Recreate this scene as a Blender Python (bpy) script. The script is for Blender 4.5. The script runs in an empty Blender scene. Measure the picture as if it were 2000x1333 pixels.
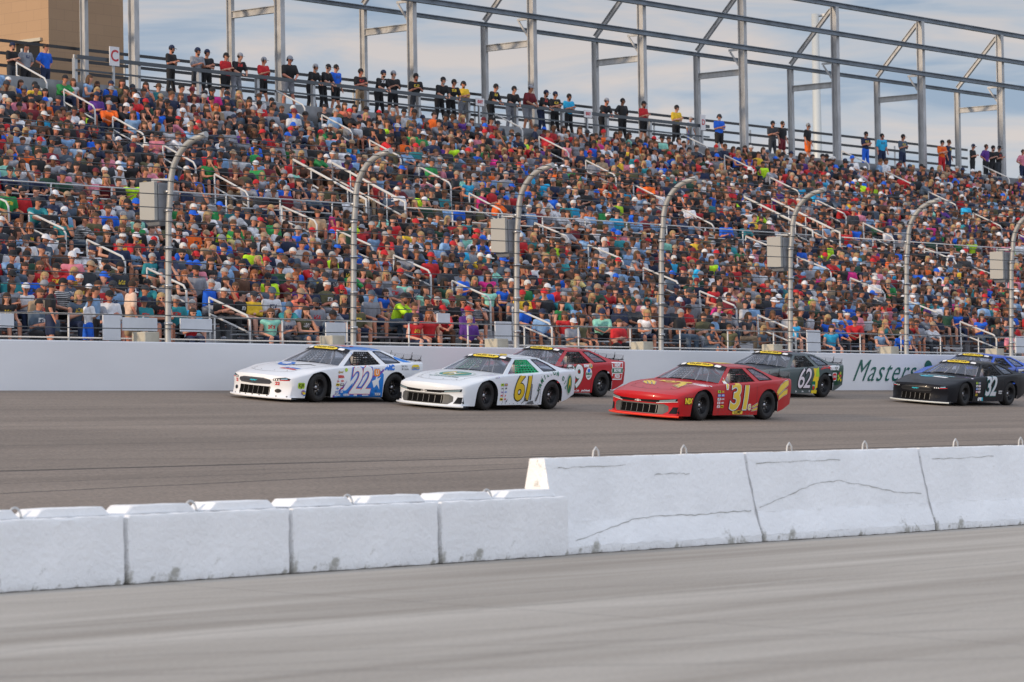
import bpy, bmesh, math, random
import numpy as np
from mathutils import Vector, Matrix
from mathutils.bvhtree import BVHTree
R = math.radians
random.seed(11)
rng = np.random.default_rng(5)
S = bpy.context.scene
C = S.collection

# ------------------------------------------------------------------ camera
THETA, PITCH, ROLL, FPX, CAMZ = R(38.9), R(1.64), R(0.95), 6200.0, 1.66
_f = Vector((math.cos(THETA)*math.cos(PITCH), math.sin(THETA)*math.cos(PITCH), math.sin(PITCH)))
_r0 = Vector((math.sin(THETA), -math.cos(THETA), 0))
_u0 = _r0.cross(_f)
_r = _r0*math.cos(ROLL) - _u0*math.sin(ROLL)
_u = _u0*math.cos(ROLL) + _r0*math.sin(ROLL)
cam_d = bpy.data.cameras.new('camera'); cam = bpy.data.objects.new('camera', cam_d); C.objects.link(cam)
M = Matrix.Identity(4)
for i in range(3):
    M[i][0] = _r[i]; M[i][1] = _u[i]; M[i][2] = -_f[i]
M[2][3] = CAMZ
cam.matrix_world = M
cam_d.lens = 36*FPX/2000; cam_d.sensor_width = 36; cam_d.clip_start = 0.5; cam_d.clip_end = 6000
S.camera = cam
cam_d.dof.use_dof = True; cam_d.dof.focus_distance = 78; cam_d.dof.aperture_fstop = 2.8; cam_d.dof.aperture_blades = 9

def proj(x, y, z):
    d = Vector((x, y, z-CAMZ)); D = d.dot(_f)
    return 1000+FPX*d.dot(_r)/D, 666.5-FPX*d.dot(_u)/D
def xat(px, Y, z=1.66):
    """track-wise position whose picture column is px, for a thing standing Y metres out at height z"""
    lo, hi = -20.0, 400.0
    for _ in range(40):
        m = (lo+hi)/2
        if proj(m, Y, z)[0] < px: lo = m
        else: hi = m
    return (lo+hi)/2

# ------------------------------------------------------------------ light and sky
SUN_EL, SUN_AZ = R(13), R(172)       # azimuth measured from +X towards +Y: the sun stands low past the left end of the stand
sun_dir = Vector((math.cos(SUN_EL)*math.cos(SUN_AZ), math.cos(SUN_EL)*math.sin(SUN_AZ), math.sin(SUN_EL)))
sd = bpy.data.lights.new('sun', 'SUN'); sd.energy = 2.6; sd.angle = R(2.0); sd.color = (1.0, .78, .55)
so = bpy.data.objects.new('sun', sd); C.objects.link(so); so.rotation_euler = (-sun_dir).to_track_quat('-Z', 'Y').to_euler()
W = bpy.data.worlds.new('World'); S.world = W; W.use_nodes = True
wt = W.node_tree; wt.nodes.clear()
def wn(t, **k):
    n = wt.nodes.new(t)
    for a, v in k.items(): setattr(n, a, v)
    return n
def wl(a, b): wt.links.new(a, b)
sky = wn('ShaderNodeTexSky', sky_type='NISHITA'); sky.sun_disc = False
sky.sun_elevation = SUN_EL; sky.sun_rotation = math.pi/2 - SUN_AZ
sky.air_density = 1.2; sky.dust_density = 1.5
tc = wn('ShaderNodeTexCoord')
skm = wn('ShaderNodeVectorMath', operation='SCALE'); skm.inputs[3].default_value = 0.10; wl(sky.outputs[0], skm.inputs[0])
# cloud sheets: noise stretched along the horizon
mp = wn('ShaderNodeMapping'); mp.inputs['Scale'].default_value = (9, 9, 52); mp.inputs['Rotation'].default_value = (0.05, 0.0, 0); wl(tc.outputs['Generated'], mp.inputs[0])
n1 = wn('ShaderNodeTexNoise'); n1.inputs['Scale'].default_value = 1.35; n1.inputs['Detail'].default_value = 9; n1.inputs['Roughness'].default_value = .56; n1.inputs['Distortion'].default_value = .5; wl(mp.outputs[0], n1.inputs[0])
cr = wn('ShaderNodeValToRGB'); wl(n1.outputs[0], cr.inputs[0])
cr.color_ramp.elements[0].position = .38; cr.color_ramp.elements[0].color = (.30, .40, .56, 1)
cr.color_ramp.elements[1].position = .66; cr.color_ramp.elements[1].color = (.66, .60, .60, 1)
e = cr.color_ramp.elements.new(.50); e.color = (.47, .52, .62, 1)
# brighter overhead and towards the setting sun
sx = wn('ShaderNodeSeparateXYZ'); wl(tc.outputs['Generated'], sx.inputs[0])
mh = wn('ShaderNodeMapRange'); mh.inputs[1].default_value = 0.0; mh.inputs[2].default_value = .16; mh.inputs[3].default_value = 1.22; mh.inputs[4].default_value = .95; wl(sx.outputs[2], mh.inputs[0])
mz = wn('ShaderNodeMapRange'); mz.inputs[1].default_value = .16; mz.inputs[2].default_value = .7; mz.inputs[3].default_value = 0; mz.inputs[4].default_value = .55; wl(sx.outputs[2], mz.inputs[0])
mx = wn('ShaderNodeMapRange'); mx.inputs[1].default_value = 0.3; mx.inputs[2].default_value = -1; mx.inputs[3].default_value = 0; mx.inputs[4].default_value = .5; wl(sx.outputs[0], mx.inputs[0])
a1 = wn('ShaderNodeMath', operation='ADD'); wl(mh.outputs[0], a1.inputs[0]); wl(mz.outputs[0], a1.inputs[1])
a0 = wn('ShaderNodeMath', operation='ADD'); wl(a1.outputs[0], a0.inputs[0]); wl(mx.outputs[0], a0.inputs[1])
my = wn('ShaderNodeMapRange'); my.inputs[1].default_value = 0.3; my.inputs[2].default_value = -1; my.inputs[3].default_value = 0; my.inputs[4].default_value = .95; wl(sx.outputs[1], my.inputs[0])
a2 = wn('ShaderNodeMath', operation='ADD'); wl(a0.outputs[0], a2.inputs[0]); wl(my.outputs[0], a2.inputs[1])
cs = wn('ShaderNodeVectorMath', operation='SCALE'); wl(cr.outputs[0], cs.inputs[0]); wl(a2.outputs[0], cs.inputs[3])
mix = wn('ShaderNodeMix', data_type='RGBA'); mix.inputs[0].default_value = .85; wl(skm.outputs[0], mix.inputs[6]); wl(cs.outputs[0], mix.inputs[7])
bg = wn('ShaderNodeBackground'); bg.inputs[1].default_value = 1.0; wl(mix.outputs[2], bg.inputs[0])
wo = wn('ShaderNodeOutputWorld'); wl(bg.outputs[0], wo.inputs[0])
S.view_settings.view_transform = 'Standard'; S.view_settings.look = 'None'; S.view_settings.exposure = 0.0; S.view_settings.gamma = 1
S.render.engine = 'CYCLES'
S.cycles.max_bounces = 6; S.cycles.diffuse_bounces = 2; S.cycles.transparent_max_bounces = 16
S.render.resolution_x = 1024; S.render.resolution_y = 682

# ------------------------------------------------------------------ materials
_mats = {}
def mat(name, col, rough=.6, metal=0.0, vary=.0, vscale=6.0, bump=0.0, bscale=40.0, coat=0.0, stretch=(1, 1, 1), emis=None):
    if name in _mats: return _mats[name]
    m = bpy.data.materials.new(name); m.use_nodes = True; nt = m.node_tree; b = nt.nodes['Principled BSDF']
    b.inputs['Base Color'].default_value = (*col, 1); b.inputs['Roughness'].default_value = rough; b.inputs['Metallic'].default_value = metal
    if coat: b.inputs['Specular IOR Level'].default_value = .3; b.inputs['Coat Weight'].default_value = coat; b.inputs['Coat Roughness'].default_value = .06
    if vary or bump:
        t = nt.nodes.new('ShaderNodeTexCoord'); mpp = nt.nodes.new('ShaderNodeMapping'); mpp.inputs['Scale'].default_value = stretch
        nt.links.new(t.outputs['Object'], mpp.inputs[0])
    if vary:
        n = nt.nodes.new('ShaderNodeTexNoise'); n.inputs['Scale'].default_value = vscale; n.inputs['Detail'].default_value = 6
        nt.links.new(mpp.outputs[0], n.inputs[0])
        r = nt.nodes.new('ShaderNodeMapRange'); r.inputs[1].default_value = .25; r.inputs[2].default_value = .75; r.inputs[3].default_value = 1-vary; r.inputs[4].default_value = 1+vary
        nt.links.new(n.outputs[0], r.inputs[0])
        s = nt.nodes.new('ShaderNodeVectorMath'); s.operation = 'SCALE'; s.inputs[0].default_value = col; nt.links.new(r.outputs[0], s.inputs[3])
        nt.links.new(s.outputs[0], b.inputs['Base Color'])
    if bump:
        n2 = nt.nodes.new('ShaderNodeTexNoise'); n2.inputs['Scale'].default_value = bscale; n2.inputs['Detail'].default_value = 5; nt.links.new(mpp.outputs[0], n2.inputs[0])
        bp = nt.nodes.new('ShaderNodeBump'); bp.inputs['Strength'].default_value = bump; bp.inputs['Distance'].default_value = .02; nt.links.new(n2.outputs[0], bp.inputs['Height'])
        nt.links.new(bp.outputs[0], b.inputs['Normal'])
    _mats[name] = m
    return m

# ------------------------------------------------------------------ mesh helpers
def bm_box(bm, lo, hi, mi=0):
    x0, y0, z0 = lo; x1, y1, z1 = hi
    v = [bm.verts.new(p) for p in ((x0,y0,z0),(x1,y0,z0),(x1,y1,z0),(x0,y1,z0),(x0,y0,z1),(x1,y0,z1),(x1,y1,z1),(x0,y1,z1))]
    for f in ((0,3,2,1),(4,5,6,7),(0,1,5,4),(1,2,6,5),(2,3,7,6),(3,0,4,7)):
        bm.faces.new([v[i] for i in f]).material_index = mi
def bm_beam(bm, a, b, w, h, up=(0,0,1)):
    """rectangular bar from a to b, w wide sideways, h high along up"""
    a, b, up = Vector(a), Vector(b), Vector(up); d = (b-a).normalized(); s = d.cross(up)
    if s.length < 1e-4: s = d.cross(Vector((1,0,0)))
    s.normalize(); t = s.cross(d).normalized()
    v = []
    for p in (a, b):
        for i, j in ((-1,-1),(1,-1),(1,1),(-1,1)):
            v.append(bm.verts.new(p + s*(i*w/2) + t*(j*h/2)))
    for f in ((0,1,2,3),(7,6,5,4),(0,4,5,1),(1,5,6,2),(2,6,7,3),(3,7,4,0)): bm.faces.new([v[i] for i in f])
def bm_ibeam(bm, a, b, w, h, t=.03, up=(0,0,1)):
    """steel I section: two flanges and a web"""
    a, b, up = Vector(a), Vector(b), Vector(up); d = (b-a).normalized(); s = d.cross(up)
    if s.length < 1e-4: s = d.cross(Vector((1,0,0)))
    s.normalize(); q = s.cross(d).normalized()
    o = q*(h/2-t/2)
    bm_beam(bm, a+o, b+o, w, t, q); bm_beam(bm, a-o, b-o, w, t, q); bm_beam(bm, a, b, t, h-2*t-.004, q)
def bm_tube(bm, pts, r, n=8, cap=True):
    pts = [Vector(p) for p in pts]; rings = []; rr = r if isinstance(r, (list, tuple)) else [r]*len(pts)
    ref = None
    for i, p in enumerate(pts):
        d = (pts[min(i+1, len(pts)-1)] - pts[max(i-1, 0)]).normalized()
        if ref is None: ref = Vector((0,0,1)) if abs(d.z) < .9 else Vector((1,0,0))
        s = d.cross(ref)
        if s.length < 1e-3: s = d.cross(Vector((0,1,0)))
        s.normalize(); t = s.cross(d).normalized(); ref = t
        rings.append([bm.verts.new(p + (s*math.cos(k*2*math.pi/n) + t*math.sin(k*2*math.pi/n))*rr[i]) for k in range(n)])
    for i in range(len(rings)-1):
        for k in range(n): bm.faces.new((rings[i][k], rings[i][(k+1)%n], rings[i+1][(k+1)%n], rings[i+1][k])).smooth = True
    if cap:
        bm.faces.new(rings[0][::-1]); bm.faces.new(rings[-1])
def bm_prism(bm, prof, x0, x1):
    """profile of (y, z) pairs extruded along x"""
    a = [bm.verts.new((x0, y, z)) for y, z in prof]; b = [bm.verts.new((x1, y, z)) for y, z in prof]; n = len(prof)
    for i in range(n): bm.faces.new((a[i], a[(i+1)%n], b[(i+1)%n], b[i]))
    bm.faces.new(a[::-1]); bm.faces.new(b)
def finish(bm, name, m=None, parent=None, smooth=None, recalc=True):
    if recalc: bmesh.ops.recalc_face_normals(bm, faces=bm.faces)
    if smooth:
        for f in bm.faces: f.smooth = True
        for e_ in bm.edges:
            e_.smooth = (len(e_.link_faces) == 2 and e_.calc_face_angle(0) < R(smooth))
    me = bpy.data.meshes.new(name); bm.to_mesh(me); bm.free()
    if m:
        for k in (m if isinstance(m, (list, tuple)) else [m]): me.materials.append(k)
    o = bpy.data.objects.new(name, me); C.objects.link(o)
    if parent: o.parent = parent
    return o
def tag(o, label=None, cat=None, group=None, kind=None):
    if label: o['label'] = label
    if cat: o['category'] = cat
    if group: o['group'] = group
    if kind: o['kind'] = kind
    return o
def thing(name, label, cat, loc=(0,0,0), rot=(0,0,0), group=None):
    o = bpy.data.objects.new(name, None); C.objects.link(o); o.location = loc; o.rotation_euler = rot; o.empty_display_size = .2
    return tag(o, label, cat, group)
def text_mesh(s, size=1.0, bold=0.0, shear=0.0, extrude=0.0, spacing=1.0):
    cu = bpy.data.curves.new('lettering', 'FONT'); cu.body = s; cu.size = size; cu.offset = bold; cu.shear = shear; cu.extrude = extrude
    cu.align_x = 'CENTER'; cu.align_y = 'CENTER'; cu.space_character = spacing; cu.resolution_u = 4
    o = bpy.data.objects.new('lettering', cu); C.objects.link(o)
    bpy.context.view_layer.update()
    me = bpy.data.meshes.new_from_object(o.evaluated_get(bpy.context.evaluated_depsgraph_get()))
    bpy.data.objects.remove(o); bpy.data.curves.remove(cu)
    return me
WORDS = ['first','second','third','fourth','fifth','sixth','seventh','eighth','ninth','tenth','eleventh','twelfth','thirteenth','fourteenth','fifteenth',
         'sixteenth','seventeenth','eighteenth','nineteenth','twentieth']
def ordinal(n):
    if n < 20: return WORDS[n]
    k = n+1
    return f"{k}{'th' if 10 < k % 100 < 20 else {1:'st',2:'nd',3:'rd'}.get(k % 10,'th')}"

M_galv = mat('galvanised steel', (.42, .43, .44), .42, .85, vary=.18, vscale=3, stretch=(3,3,.6))
M_frame = mat('weathered steel frame', (.42, .42, .42), .55, .25, vary=.22, vscale=2.2, bump=.1, stretch=(2,2,.8))
M_beam = mat('painted steel beam', (.17, .20, .235), .5, .25, vary=.3, vscale=1.6)
M_alu = mat('aluminium bench plank', (.55, .56, .58), .38, .8, vary=.12, vscale=5)
M_deck = mat('aluminium deck', (.26, .27, .28), .5, .6, vary=.2, vscale=3)
M_black = mat('black painted rail', (.02, .021, .024), .4)
M_rail = mat('pale handrail', (.58, .575, .56), .5)
M_dark = mat('dark void', (.012, .012, .013), .9)

# ------------------------------------------------------------------ ground, pit road, racing surface
def on_ground(px, py, z=0.0):
    d = _f*FPX + _r*(px-1000) - _u*(py-666.5); t = (z-CAMZ)/d.z
    return d.x*t, d.y*t
def seam(p, q, w, dark, wob):
    (x0, y0), (x1, y1) = on_ground(*p), on_ground(*q); nx, ny = y1-y0, x0-x1; l = math.hypot(nx, ny); nx /= l; ny /= l
    return (nx, ny, nx*x0+ny*y0+wob/2, w, dark, wob)
def zt(Y): return 1.85 + .098*(Y-44.2)
WALL_Y = 53.7
def streaked(name, base, alt, sc, seams=(), cracks=(), rough=.85, fine=60, vary=.5, skid=0.0):
    m = bpy.data.materials.new(name); m.use_nodes = True; nt = m.node_tree; b = nt.nodes['Principled BSDF']; b.inputs['Roughness'].default_value = rough
    N = nt.nodes.new; L = nt.links.new
    t = N('ShaderNodeTexCoord'); mp1 = N('ShaderNodeMapping'); mp1.inputs['Scale'].default_value = (.10, 1.0, 1.0); mp1.inputs['Rotation'].default_value = (0, 0, .03); L(t.outputs['Object'], mp1.inputs[0])
    a = N('ShaderNodeTexNoise'); a.inputs['Scale'].default_value = sc; a.inputs['Detail'].default_value = 8; a.inputs['Roughness'].default_value = .6; a.inputs['Distortion'].default_value = .4; L(mp1.outputs[0], a.inputs[0])
    r = N('ShaderNodeMapRange'); r.inputs[1].default_value = .3; r.inputs[2].default_value = .7; L(a.outputs[0], r.inputs[0])
    mx_ = N('ShaderNodeMix'); mx_.data_type = 'RGBA'; mx_.inputs[6].default_value = (*base, 1); mx_.inputs[7].default_value = (*alt, 1); L(r.outputs[0], mx_.inputs[0])
    f = N('ShaderNodeTexNoise'); f.inputs['Scale'].default_value = fine; f.inputs['Detail'].default_value = 4; L(t.outputs['Object'], f.inputs[0])
    fr = N('ShaderNodeMapRange'); fr.inputs[1].default_value = .3; fr.inputs[2].default_value = .7; fr.inputs[3].default_value = 1-vary*.5; fr.inputs[4].default_value = 1+vary*.5; L(f.outputs[0], fr.inputs[0])
    sc_ = N('ShaderNodeVectorMath'); sc_.operation = 'SCALE'; L(mx_.outputs[2], sc_.inputs[0]); L(fr.outputs[0], sc_.inputs[3])
    out = sc_.outputs[0]
    se = N('ShaderNodeSeparateXYZ'); L(t.outputs['Object'], se.inputs[0])
    wob = N('ShaderNodeTexNoise'); wob.inputs['Scale'].default_value = 1.2; wob.inputs['Detail'].default_value = 5; L(t.outputs['Object'], wob.inputs[0])
    def line(kx, ky, c, w, dark, wobble=.03, span=None):
        nonlocal out
        m1 = N('ShaderNodeMath'); m1.operation = 'MULTIPLY_ADD'; L(se.outputs[0], m1.inputs[0]); m1.inputs[1].default_value = kx; m1.inputs[2].default_value = -c
        m2 = N('ShaderNodeMath'); m2.operation = 'MULTIPLY_ADD'; L(se.outputs[1], m2.inputs[0]); m2.inputs[1].default_value = ky; L(m1.outputs[0], m2.inputs[2])
        m3 = N('ShaderNodeMath'); m3.operation = 'MULTIPLY_ADD'; L(wob.outputs[0], m3.inputs[0]); m3.inputs[1].default_value = wobble; L(m2.outputs[0], m3.inputs[2])
        m4 = N('ShaderNodeMath'); m4.operation = 'ABSOLUTE'; L(m3.outputs[0], m4.inputs[0])
        m5 = N('ShaderNodeMapRange'); m5.inputs[1].default_value = w*.4; m5.inputs[2].default_value = w; m5.inputs[3].default_value = dark; m5.inputs[4].default_value = 1; L(m4.outputs[0], m5.inputs[0])
        fac = m5.outputs[0]
        if span:
            q = N('ShaderNodeMapRange'); q.inputs[1].default_value = span[0]; q.inputs[2].default_value = span[1]; q.inputs[3].default_value = 1; q.inputs[4].default_value = 0; L(se.outputs[0], q.inputs[0])
            q2 = N('ShaderNodeMath'); q2.operation = 'MAXIMUM'; L(q.outputs[0], q2.inputs[0]); L(fac, q2.inputs[1]); fac = q2.outputs[0]
        s_ = N('ShaderNodeVectorMath'); s_.operation = 'SCALE'; L(out, s_.inputs[0]); L(fac, s_.inputs[3]); out = s_.outputs[0]
    for a_ in seams: line(*a_)
    L(out, b.inputs['Base Color'])
    bp = N('ShaderNodeBump'); bp.inputs['Strength'].default_value = .35; bp.inputs['Distance'].default_value = .01; L(f.outputs[0], bp.inputs['Height']); L(bp.outputs[0], b.inputs['Normal'])
    return m
M_track = streaked('worn racing asphalt', (.165, .129, .100), (.268, .212, .166), .55, fine=16, vary=.5,
    seams=[(0, 1, 37.4, .085, .15, .03), (0, 1, 41.3, .04, .6, .05), (-.035, 1, 36.2, .035, .5, .2), (-.08, 1, 32.1, .05, .3, .15), (.15, 1, 44.5, .03, .6, .3), (.05, 1, 38.6, .03, .62, .3), (-.05, 1, 34.2, .03, .55, .25), (0, 1, 44.9, .25, .88, .1), (0, 1, 48.7, .3, .9, .1), (.02, 1, 46.9, .04, .8, .2), (.012, 1, 40.6, .05, .82, .3), (-.02, 1, 37.3, .04, .8, .3)])
M_pit = streaked('brushed concrete', (.275, .240, .198), (.50, .458, .398), .62, fine=22, vary=.22,
    seams=[seam((375,1145),(2000,1260),.022,.62,.03), seam((0,1290),(900,1262),.10,.86,.5), seam((0,1325),(1000,1275),.07,.84,.3), seam((900,1190),(2000,1125),.06,.88,.4), seam((300,1215),(1500,1160),.05,.90,.5), seam((1200,1300),(2000,1285),.12,.86,.5), seam((700,1240),(1900,1195),.09,.88,.6), seam((0,1180),(700,1160),.08,.9,.4), seam((0,1230),(1400,1180),.14,.92,.7), (0, 1, 24.6, .012, .93, .1), (.05, 1, 22.0, .06, .85, .5), (-.03, 1, 18.6, .08, .85, .6), (.02, 1, 15.6, .07, .87, .5), (-.02, 1, 20.2, .04, .88, .4)])
def sheet(name, pts, x0, x1, m, nx=1):
    bm = bmesh.new(); rows = []
    for i in range(nx+1):
        x = x0+(x1-x0)*i/nx
        rows.append([bm.verts.new((x, y, z)) for y, z in pts])
    for i in range(nx):
        for j in range(len(pts)-1): bm.faces.new((rows[i][j], rows[i+1][j], rows[i+1][j+1], rows[i][j+1]))
    o = finish(bm, name, m); return o
M_dirt = mat('dry grass ground', (.10, .11, .05), .95, vary=.4, vscale=.2, bump=.3, bscale=3)
g = sheet('ground', [(-1500, -.03), (2500, -.03)], -1500, 3000, M_dirt); tag(g, kind='structure')
g = sheet('pit_road', [(-12, 0), (27.9, 0)], -60, 420, M_pit); tag(g, kind='structure')
g = sheet('race_track', [(27.9, .004), (29, .05), (33, zt(33)-.02), (35, zt(35)), (WALL_Y+.3, zt(WALL_Y+.3))], -60, 420, M_track, 1); tag(g, kind='structure')

# ------------------------------------------------------------------ outside wall
M_wall = mat('white painted wall', (.73, .725, .73), .55, vary=.07, vscale=.7, bump=.05, bscale=8, stretch=(.3,1,1))
M_green = mat('green lettering', (.0, .10, .065), .5)
bm = bmesh.new(); zw = zt(WALL_Y); WT = zw+1.15
bm_prism(bm, [(WALL_Y-.03, zw-.3), (WALL_Y, WT-.03), (WALL_Y+.02, WT), (WALL_Y+.42, WT), (WALL_Y+.45, zw-.3)], -40, 400)
wall = finish(bm, 'track_wall', M_wall); tag(wall, 'long white concrete wall along the outside of the banked track', 'wall')
me = text_mesh('Masters', .98, -.006, .75, .004, 1.16); me.materials.append(M_green)
o = bpy.data.objects.new('sponsor_lettering', me); C.objects.link(o); o.parent = wall
o.location = (xat(1722, WALL_Y, zw+.6), WALL_Y-.028, zw+.58); o.rotation_euler = (R(89), 0, 0)
bm = bmesh.new(); bmesh.ops.create_circle(bm, cap_ends=True, radius=.24, segments=28)
o = finish(bm, 'sponsor_dot', M_green, wall); o.location = (xat(1812, WALL_Y, zw+.8), WALL_Y-.030, zw+.72); o.rotation_euler = (R(89), 0, 0)

# ------------------------------------------------------------------ infield barrier
def white_block_mat(name, seed):
    m = bpy.data.materials.new(name); m.use_nodes = True; nt = m.node_tree; b = nt.nodes['Principled BSDF']; b.inputs['Roughness'].default_value = .7
    N = nt.nodes.new; L = nt.links.new
    t = N('ShaderNodeTexCoord')
    d = N('ShaderNodeTexNoise'); d.inputs['Scale'].default_value = 2.2; d.inputs['Detail'].default_value = 9; d.inputs['Roughness'].default_value = .72; L(t.outputs['Object'], d.inputs[0])
    z = N('ShaderNodeSeparateXYZ'); L(t.outputs['Object'], z.inputs[0])
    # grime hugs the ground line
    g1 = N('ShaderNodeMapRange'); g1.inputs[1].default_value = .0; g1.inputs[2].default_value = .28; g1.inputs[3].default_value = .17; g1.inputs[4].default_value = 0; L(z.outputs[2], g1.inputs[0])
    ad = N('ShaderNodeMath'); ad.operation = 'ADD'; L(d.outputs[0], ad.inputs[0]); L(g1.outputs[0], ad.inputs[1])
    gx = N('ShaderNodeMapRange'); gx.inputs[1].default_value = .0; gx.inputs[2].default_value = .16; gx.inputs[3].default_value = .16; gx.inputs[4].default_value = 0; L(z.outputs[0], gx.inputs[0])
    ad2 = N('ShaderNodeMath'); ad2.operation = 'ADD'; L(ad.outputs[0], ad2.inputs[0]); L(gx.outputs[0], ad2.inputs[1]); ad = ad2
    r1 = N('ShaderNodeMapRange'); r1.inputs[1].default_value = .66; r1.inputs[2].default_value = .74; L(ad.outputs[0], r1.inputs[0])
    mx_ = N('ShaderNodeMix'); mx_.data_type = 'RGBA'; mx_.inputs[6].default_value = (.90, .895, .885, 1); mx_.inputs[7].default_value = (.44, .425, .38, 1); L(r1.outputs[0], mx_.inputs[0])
    f = N('ShaderNodeTexNoise'); f.inputs['Scale'].default_value = 1.1; f.inputs['Detail'].default_value = 3; L(t.outputs['Object'], f.inputs[0])
    r2 = N('ShaderNodeMapRange'); r2.inputs[1].default_value = .3; r2.inputs[2].default_value = .7; r2.inputs[3].default_value = .93; r2.inputs[4].default_value = 1.02; L(f.outputs[0], r2.inputs[0])
    s_ = N('ShaderNodeVectorMath'); s_.operation = 'SCALE'; L(mx_.outputs[2], s_.inputs[0]); L(r2.outputs[0], s_.inputs[3]); L(s_.outputs[0], b.inputs['Base Color'])
    h = N('ShaderNodeTexNoise'); h.inputs['Scale'].default_value = 9; h.inputs['Detail'].default_value = 8; h.inputs['Roughness'].default_value = .65; L(t.outputs['Object'], h.inputs[0])
    bp = N('ShaderNodeBump'); bp.inputs['Strength'].default_value = .8; bp.inputs['Distance'].default_value = .035; L(h.outputs[0], bp.inputs['Height']); L(bp.outputs[0], b.inputs['Normal'])
    return m
M_block = white_block_mat('painted concrete', 1)
M_crack = mat('crack in concrete', (.40, .39, .36), .95, vary=.3, vscale=20)
M_loop = mat('painted lifting steel', (.55, .54, .52), .6, vary=.2)
def roughen(bm, amp, seed):
    r = random.Random(seed)
    for v in bm.verts:
        v.co += Vector((r.uniform(-amp, amp), r.uniform(-amp, amp)*.6, r.uniform(-amp, amp)*.7))
def bevel_all(bm, w, seg=2):
    bmesh.ops.bevel(bm, geom=[e_ for e_ in bm.edges], offset=w, segments=seg, affect='EDGES', profile=.6)
def slice_x(bm, x0, x1, n):
    for i in range(1, n):
        bmesh.ops.bisect_plane(bm, geom=bm.verts[:]+bm.edges[:]+bm.faces[:], plane_co=(x0+(x1-x0)*i/n, 0, 0), plane_no=(1, 0, 0))
def slice_z(bm, z0, z1, n):
    for i in range(1, n):
        bmesh.ops.bisect_plane(bm, geom=bm.verts[:]+bm.edges[:]+bm.faces[:], plane_co=(0, 0, z0+(z1-z0)*i/n), plane_no=(0, 0, 1))
BY = 26.02
joints = [19.75, 22.49, 25.24, 27.98, 30.74, 33.42]
lbl = ['white concrete block at the far left of the low barrier, cut by the picture edge',
       'leftmost whole white concrete block of the low barrier', 'second whole white block of the low barrier, clean face',
       'third white block of the low barrier with grey scuffs along its lower edge', 'white low barrier block touching the tall barrier']
for i in range(5):
    x0, x1 = joints[i]+.03, joints[i+1]-.03; L_ = x1-x0
    t = thing('barrier_block', lbl[i], 'concrete barrier', (x0, BY, 0), group='low white blocks of the infield barrier')
    bm = bmesh.new(); bm_box(bm, (0, 0, 0.005), (L_, .6, .79)); bevel_all(bm, .035); slice_x(bm, 0, L_, 26); slice_z(bm, 0, .8, 7); roughen(bm, .008, i)
    finish(bm, 'block_body', M_block, t, smooth=30)
    for k in (0, 1):
        a = .06+k*(L_/2+.02); b_ = a+L_/2-.16
        bm = bmesh.new(); h = .105
        pr = [(a, .79), (a+.14, .79+h), (b_-.14, .79+h), (b_, .79)]
        A = [bm.verts.new((x, .13, z)) for x, z in pr]; B = [bm.verts.new((x, .50, z)) for x, z in pr]
        for q in range(4): bm.faces.new((A[q], A[(q+1)%4], B[(q+1)%4], B[q]))
        bm.faces.new(A[::-1]); bm.faces.new(B); bevel_all(bm, .012, 1); slice_x(bm, a, b_, 5); roughen(bm, .006, i*7+k)
        finish(bm, 'top_ridge', M_block, t, smooth=30)
    bm = bmesh.new(); xm = L_/2-.02
    bm_tube(bm, [(xm+.10*math.cos(q*math.pi/8), .32, .785+.13*math.sin(q*math.pi/8)) for q in range(9)], .014, 7)
    finish(bm, 'lifting_loop', M_loop, t)
tall = [33.40, 38.14, 42.92, 47.7, 52.5]
lbl = ['tall white barrier with sunlit end face and a long crack near its foot', 'middle tall white barrier with an arching crack across its face',
       'tall white barrier at the right picture edge with a short crack near its top', 'tall white barrier beyond the right picture edge']
cracks = [[[(.3,.18),(1.0,.30),(1.7,.42),(2.4,.46),(3.2,.44),(4.0,.46),(4.7,.46)], [(2.4,1.03),(2.9,1.04),(3.3,1.02)], [(.25,1.16),(.9,1.17),(1.9,1.17)]],
          [[(.1,.50),(.9,.66),(1.7,.82),(2.3,.84),(3.0,.76),(3.8,.64),(4.7,.58)], [(.2,1.14),(1.4,1.155),(2.6,1.16)]],
          [[(.3,1.12),(1.0,1.12),(2.4,1.14)]], []]
def face_y(z):  # front face of the tall barrier
    return .0 if z < .11 else (.14*(z-.11)/.34 if z < .45 else .14+.16*(z-.45)/.85)
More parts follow.
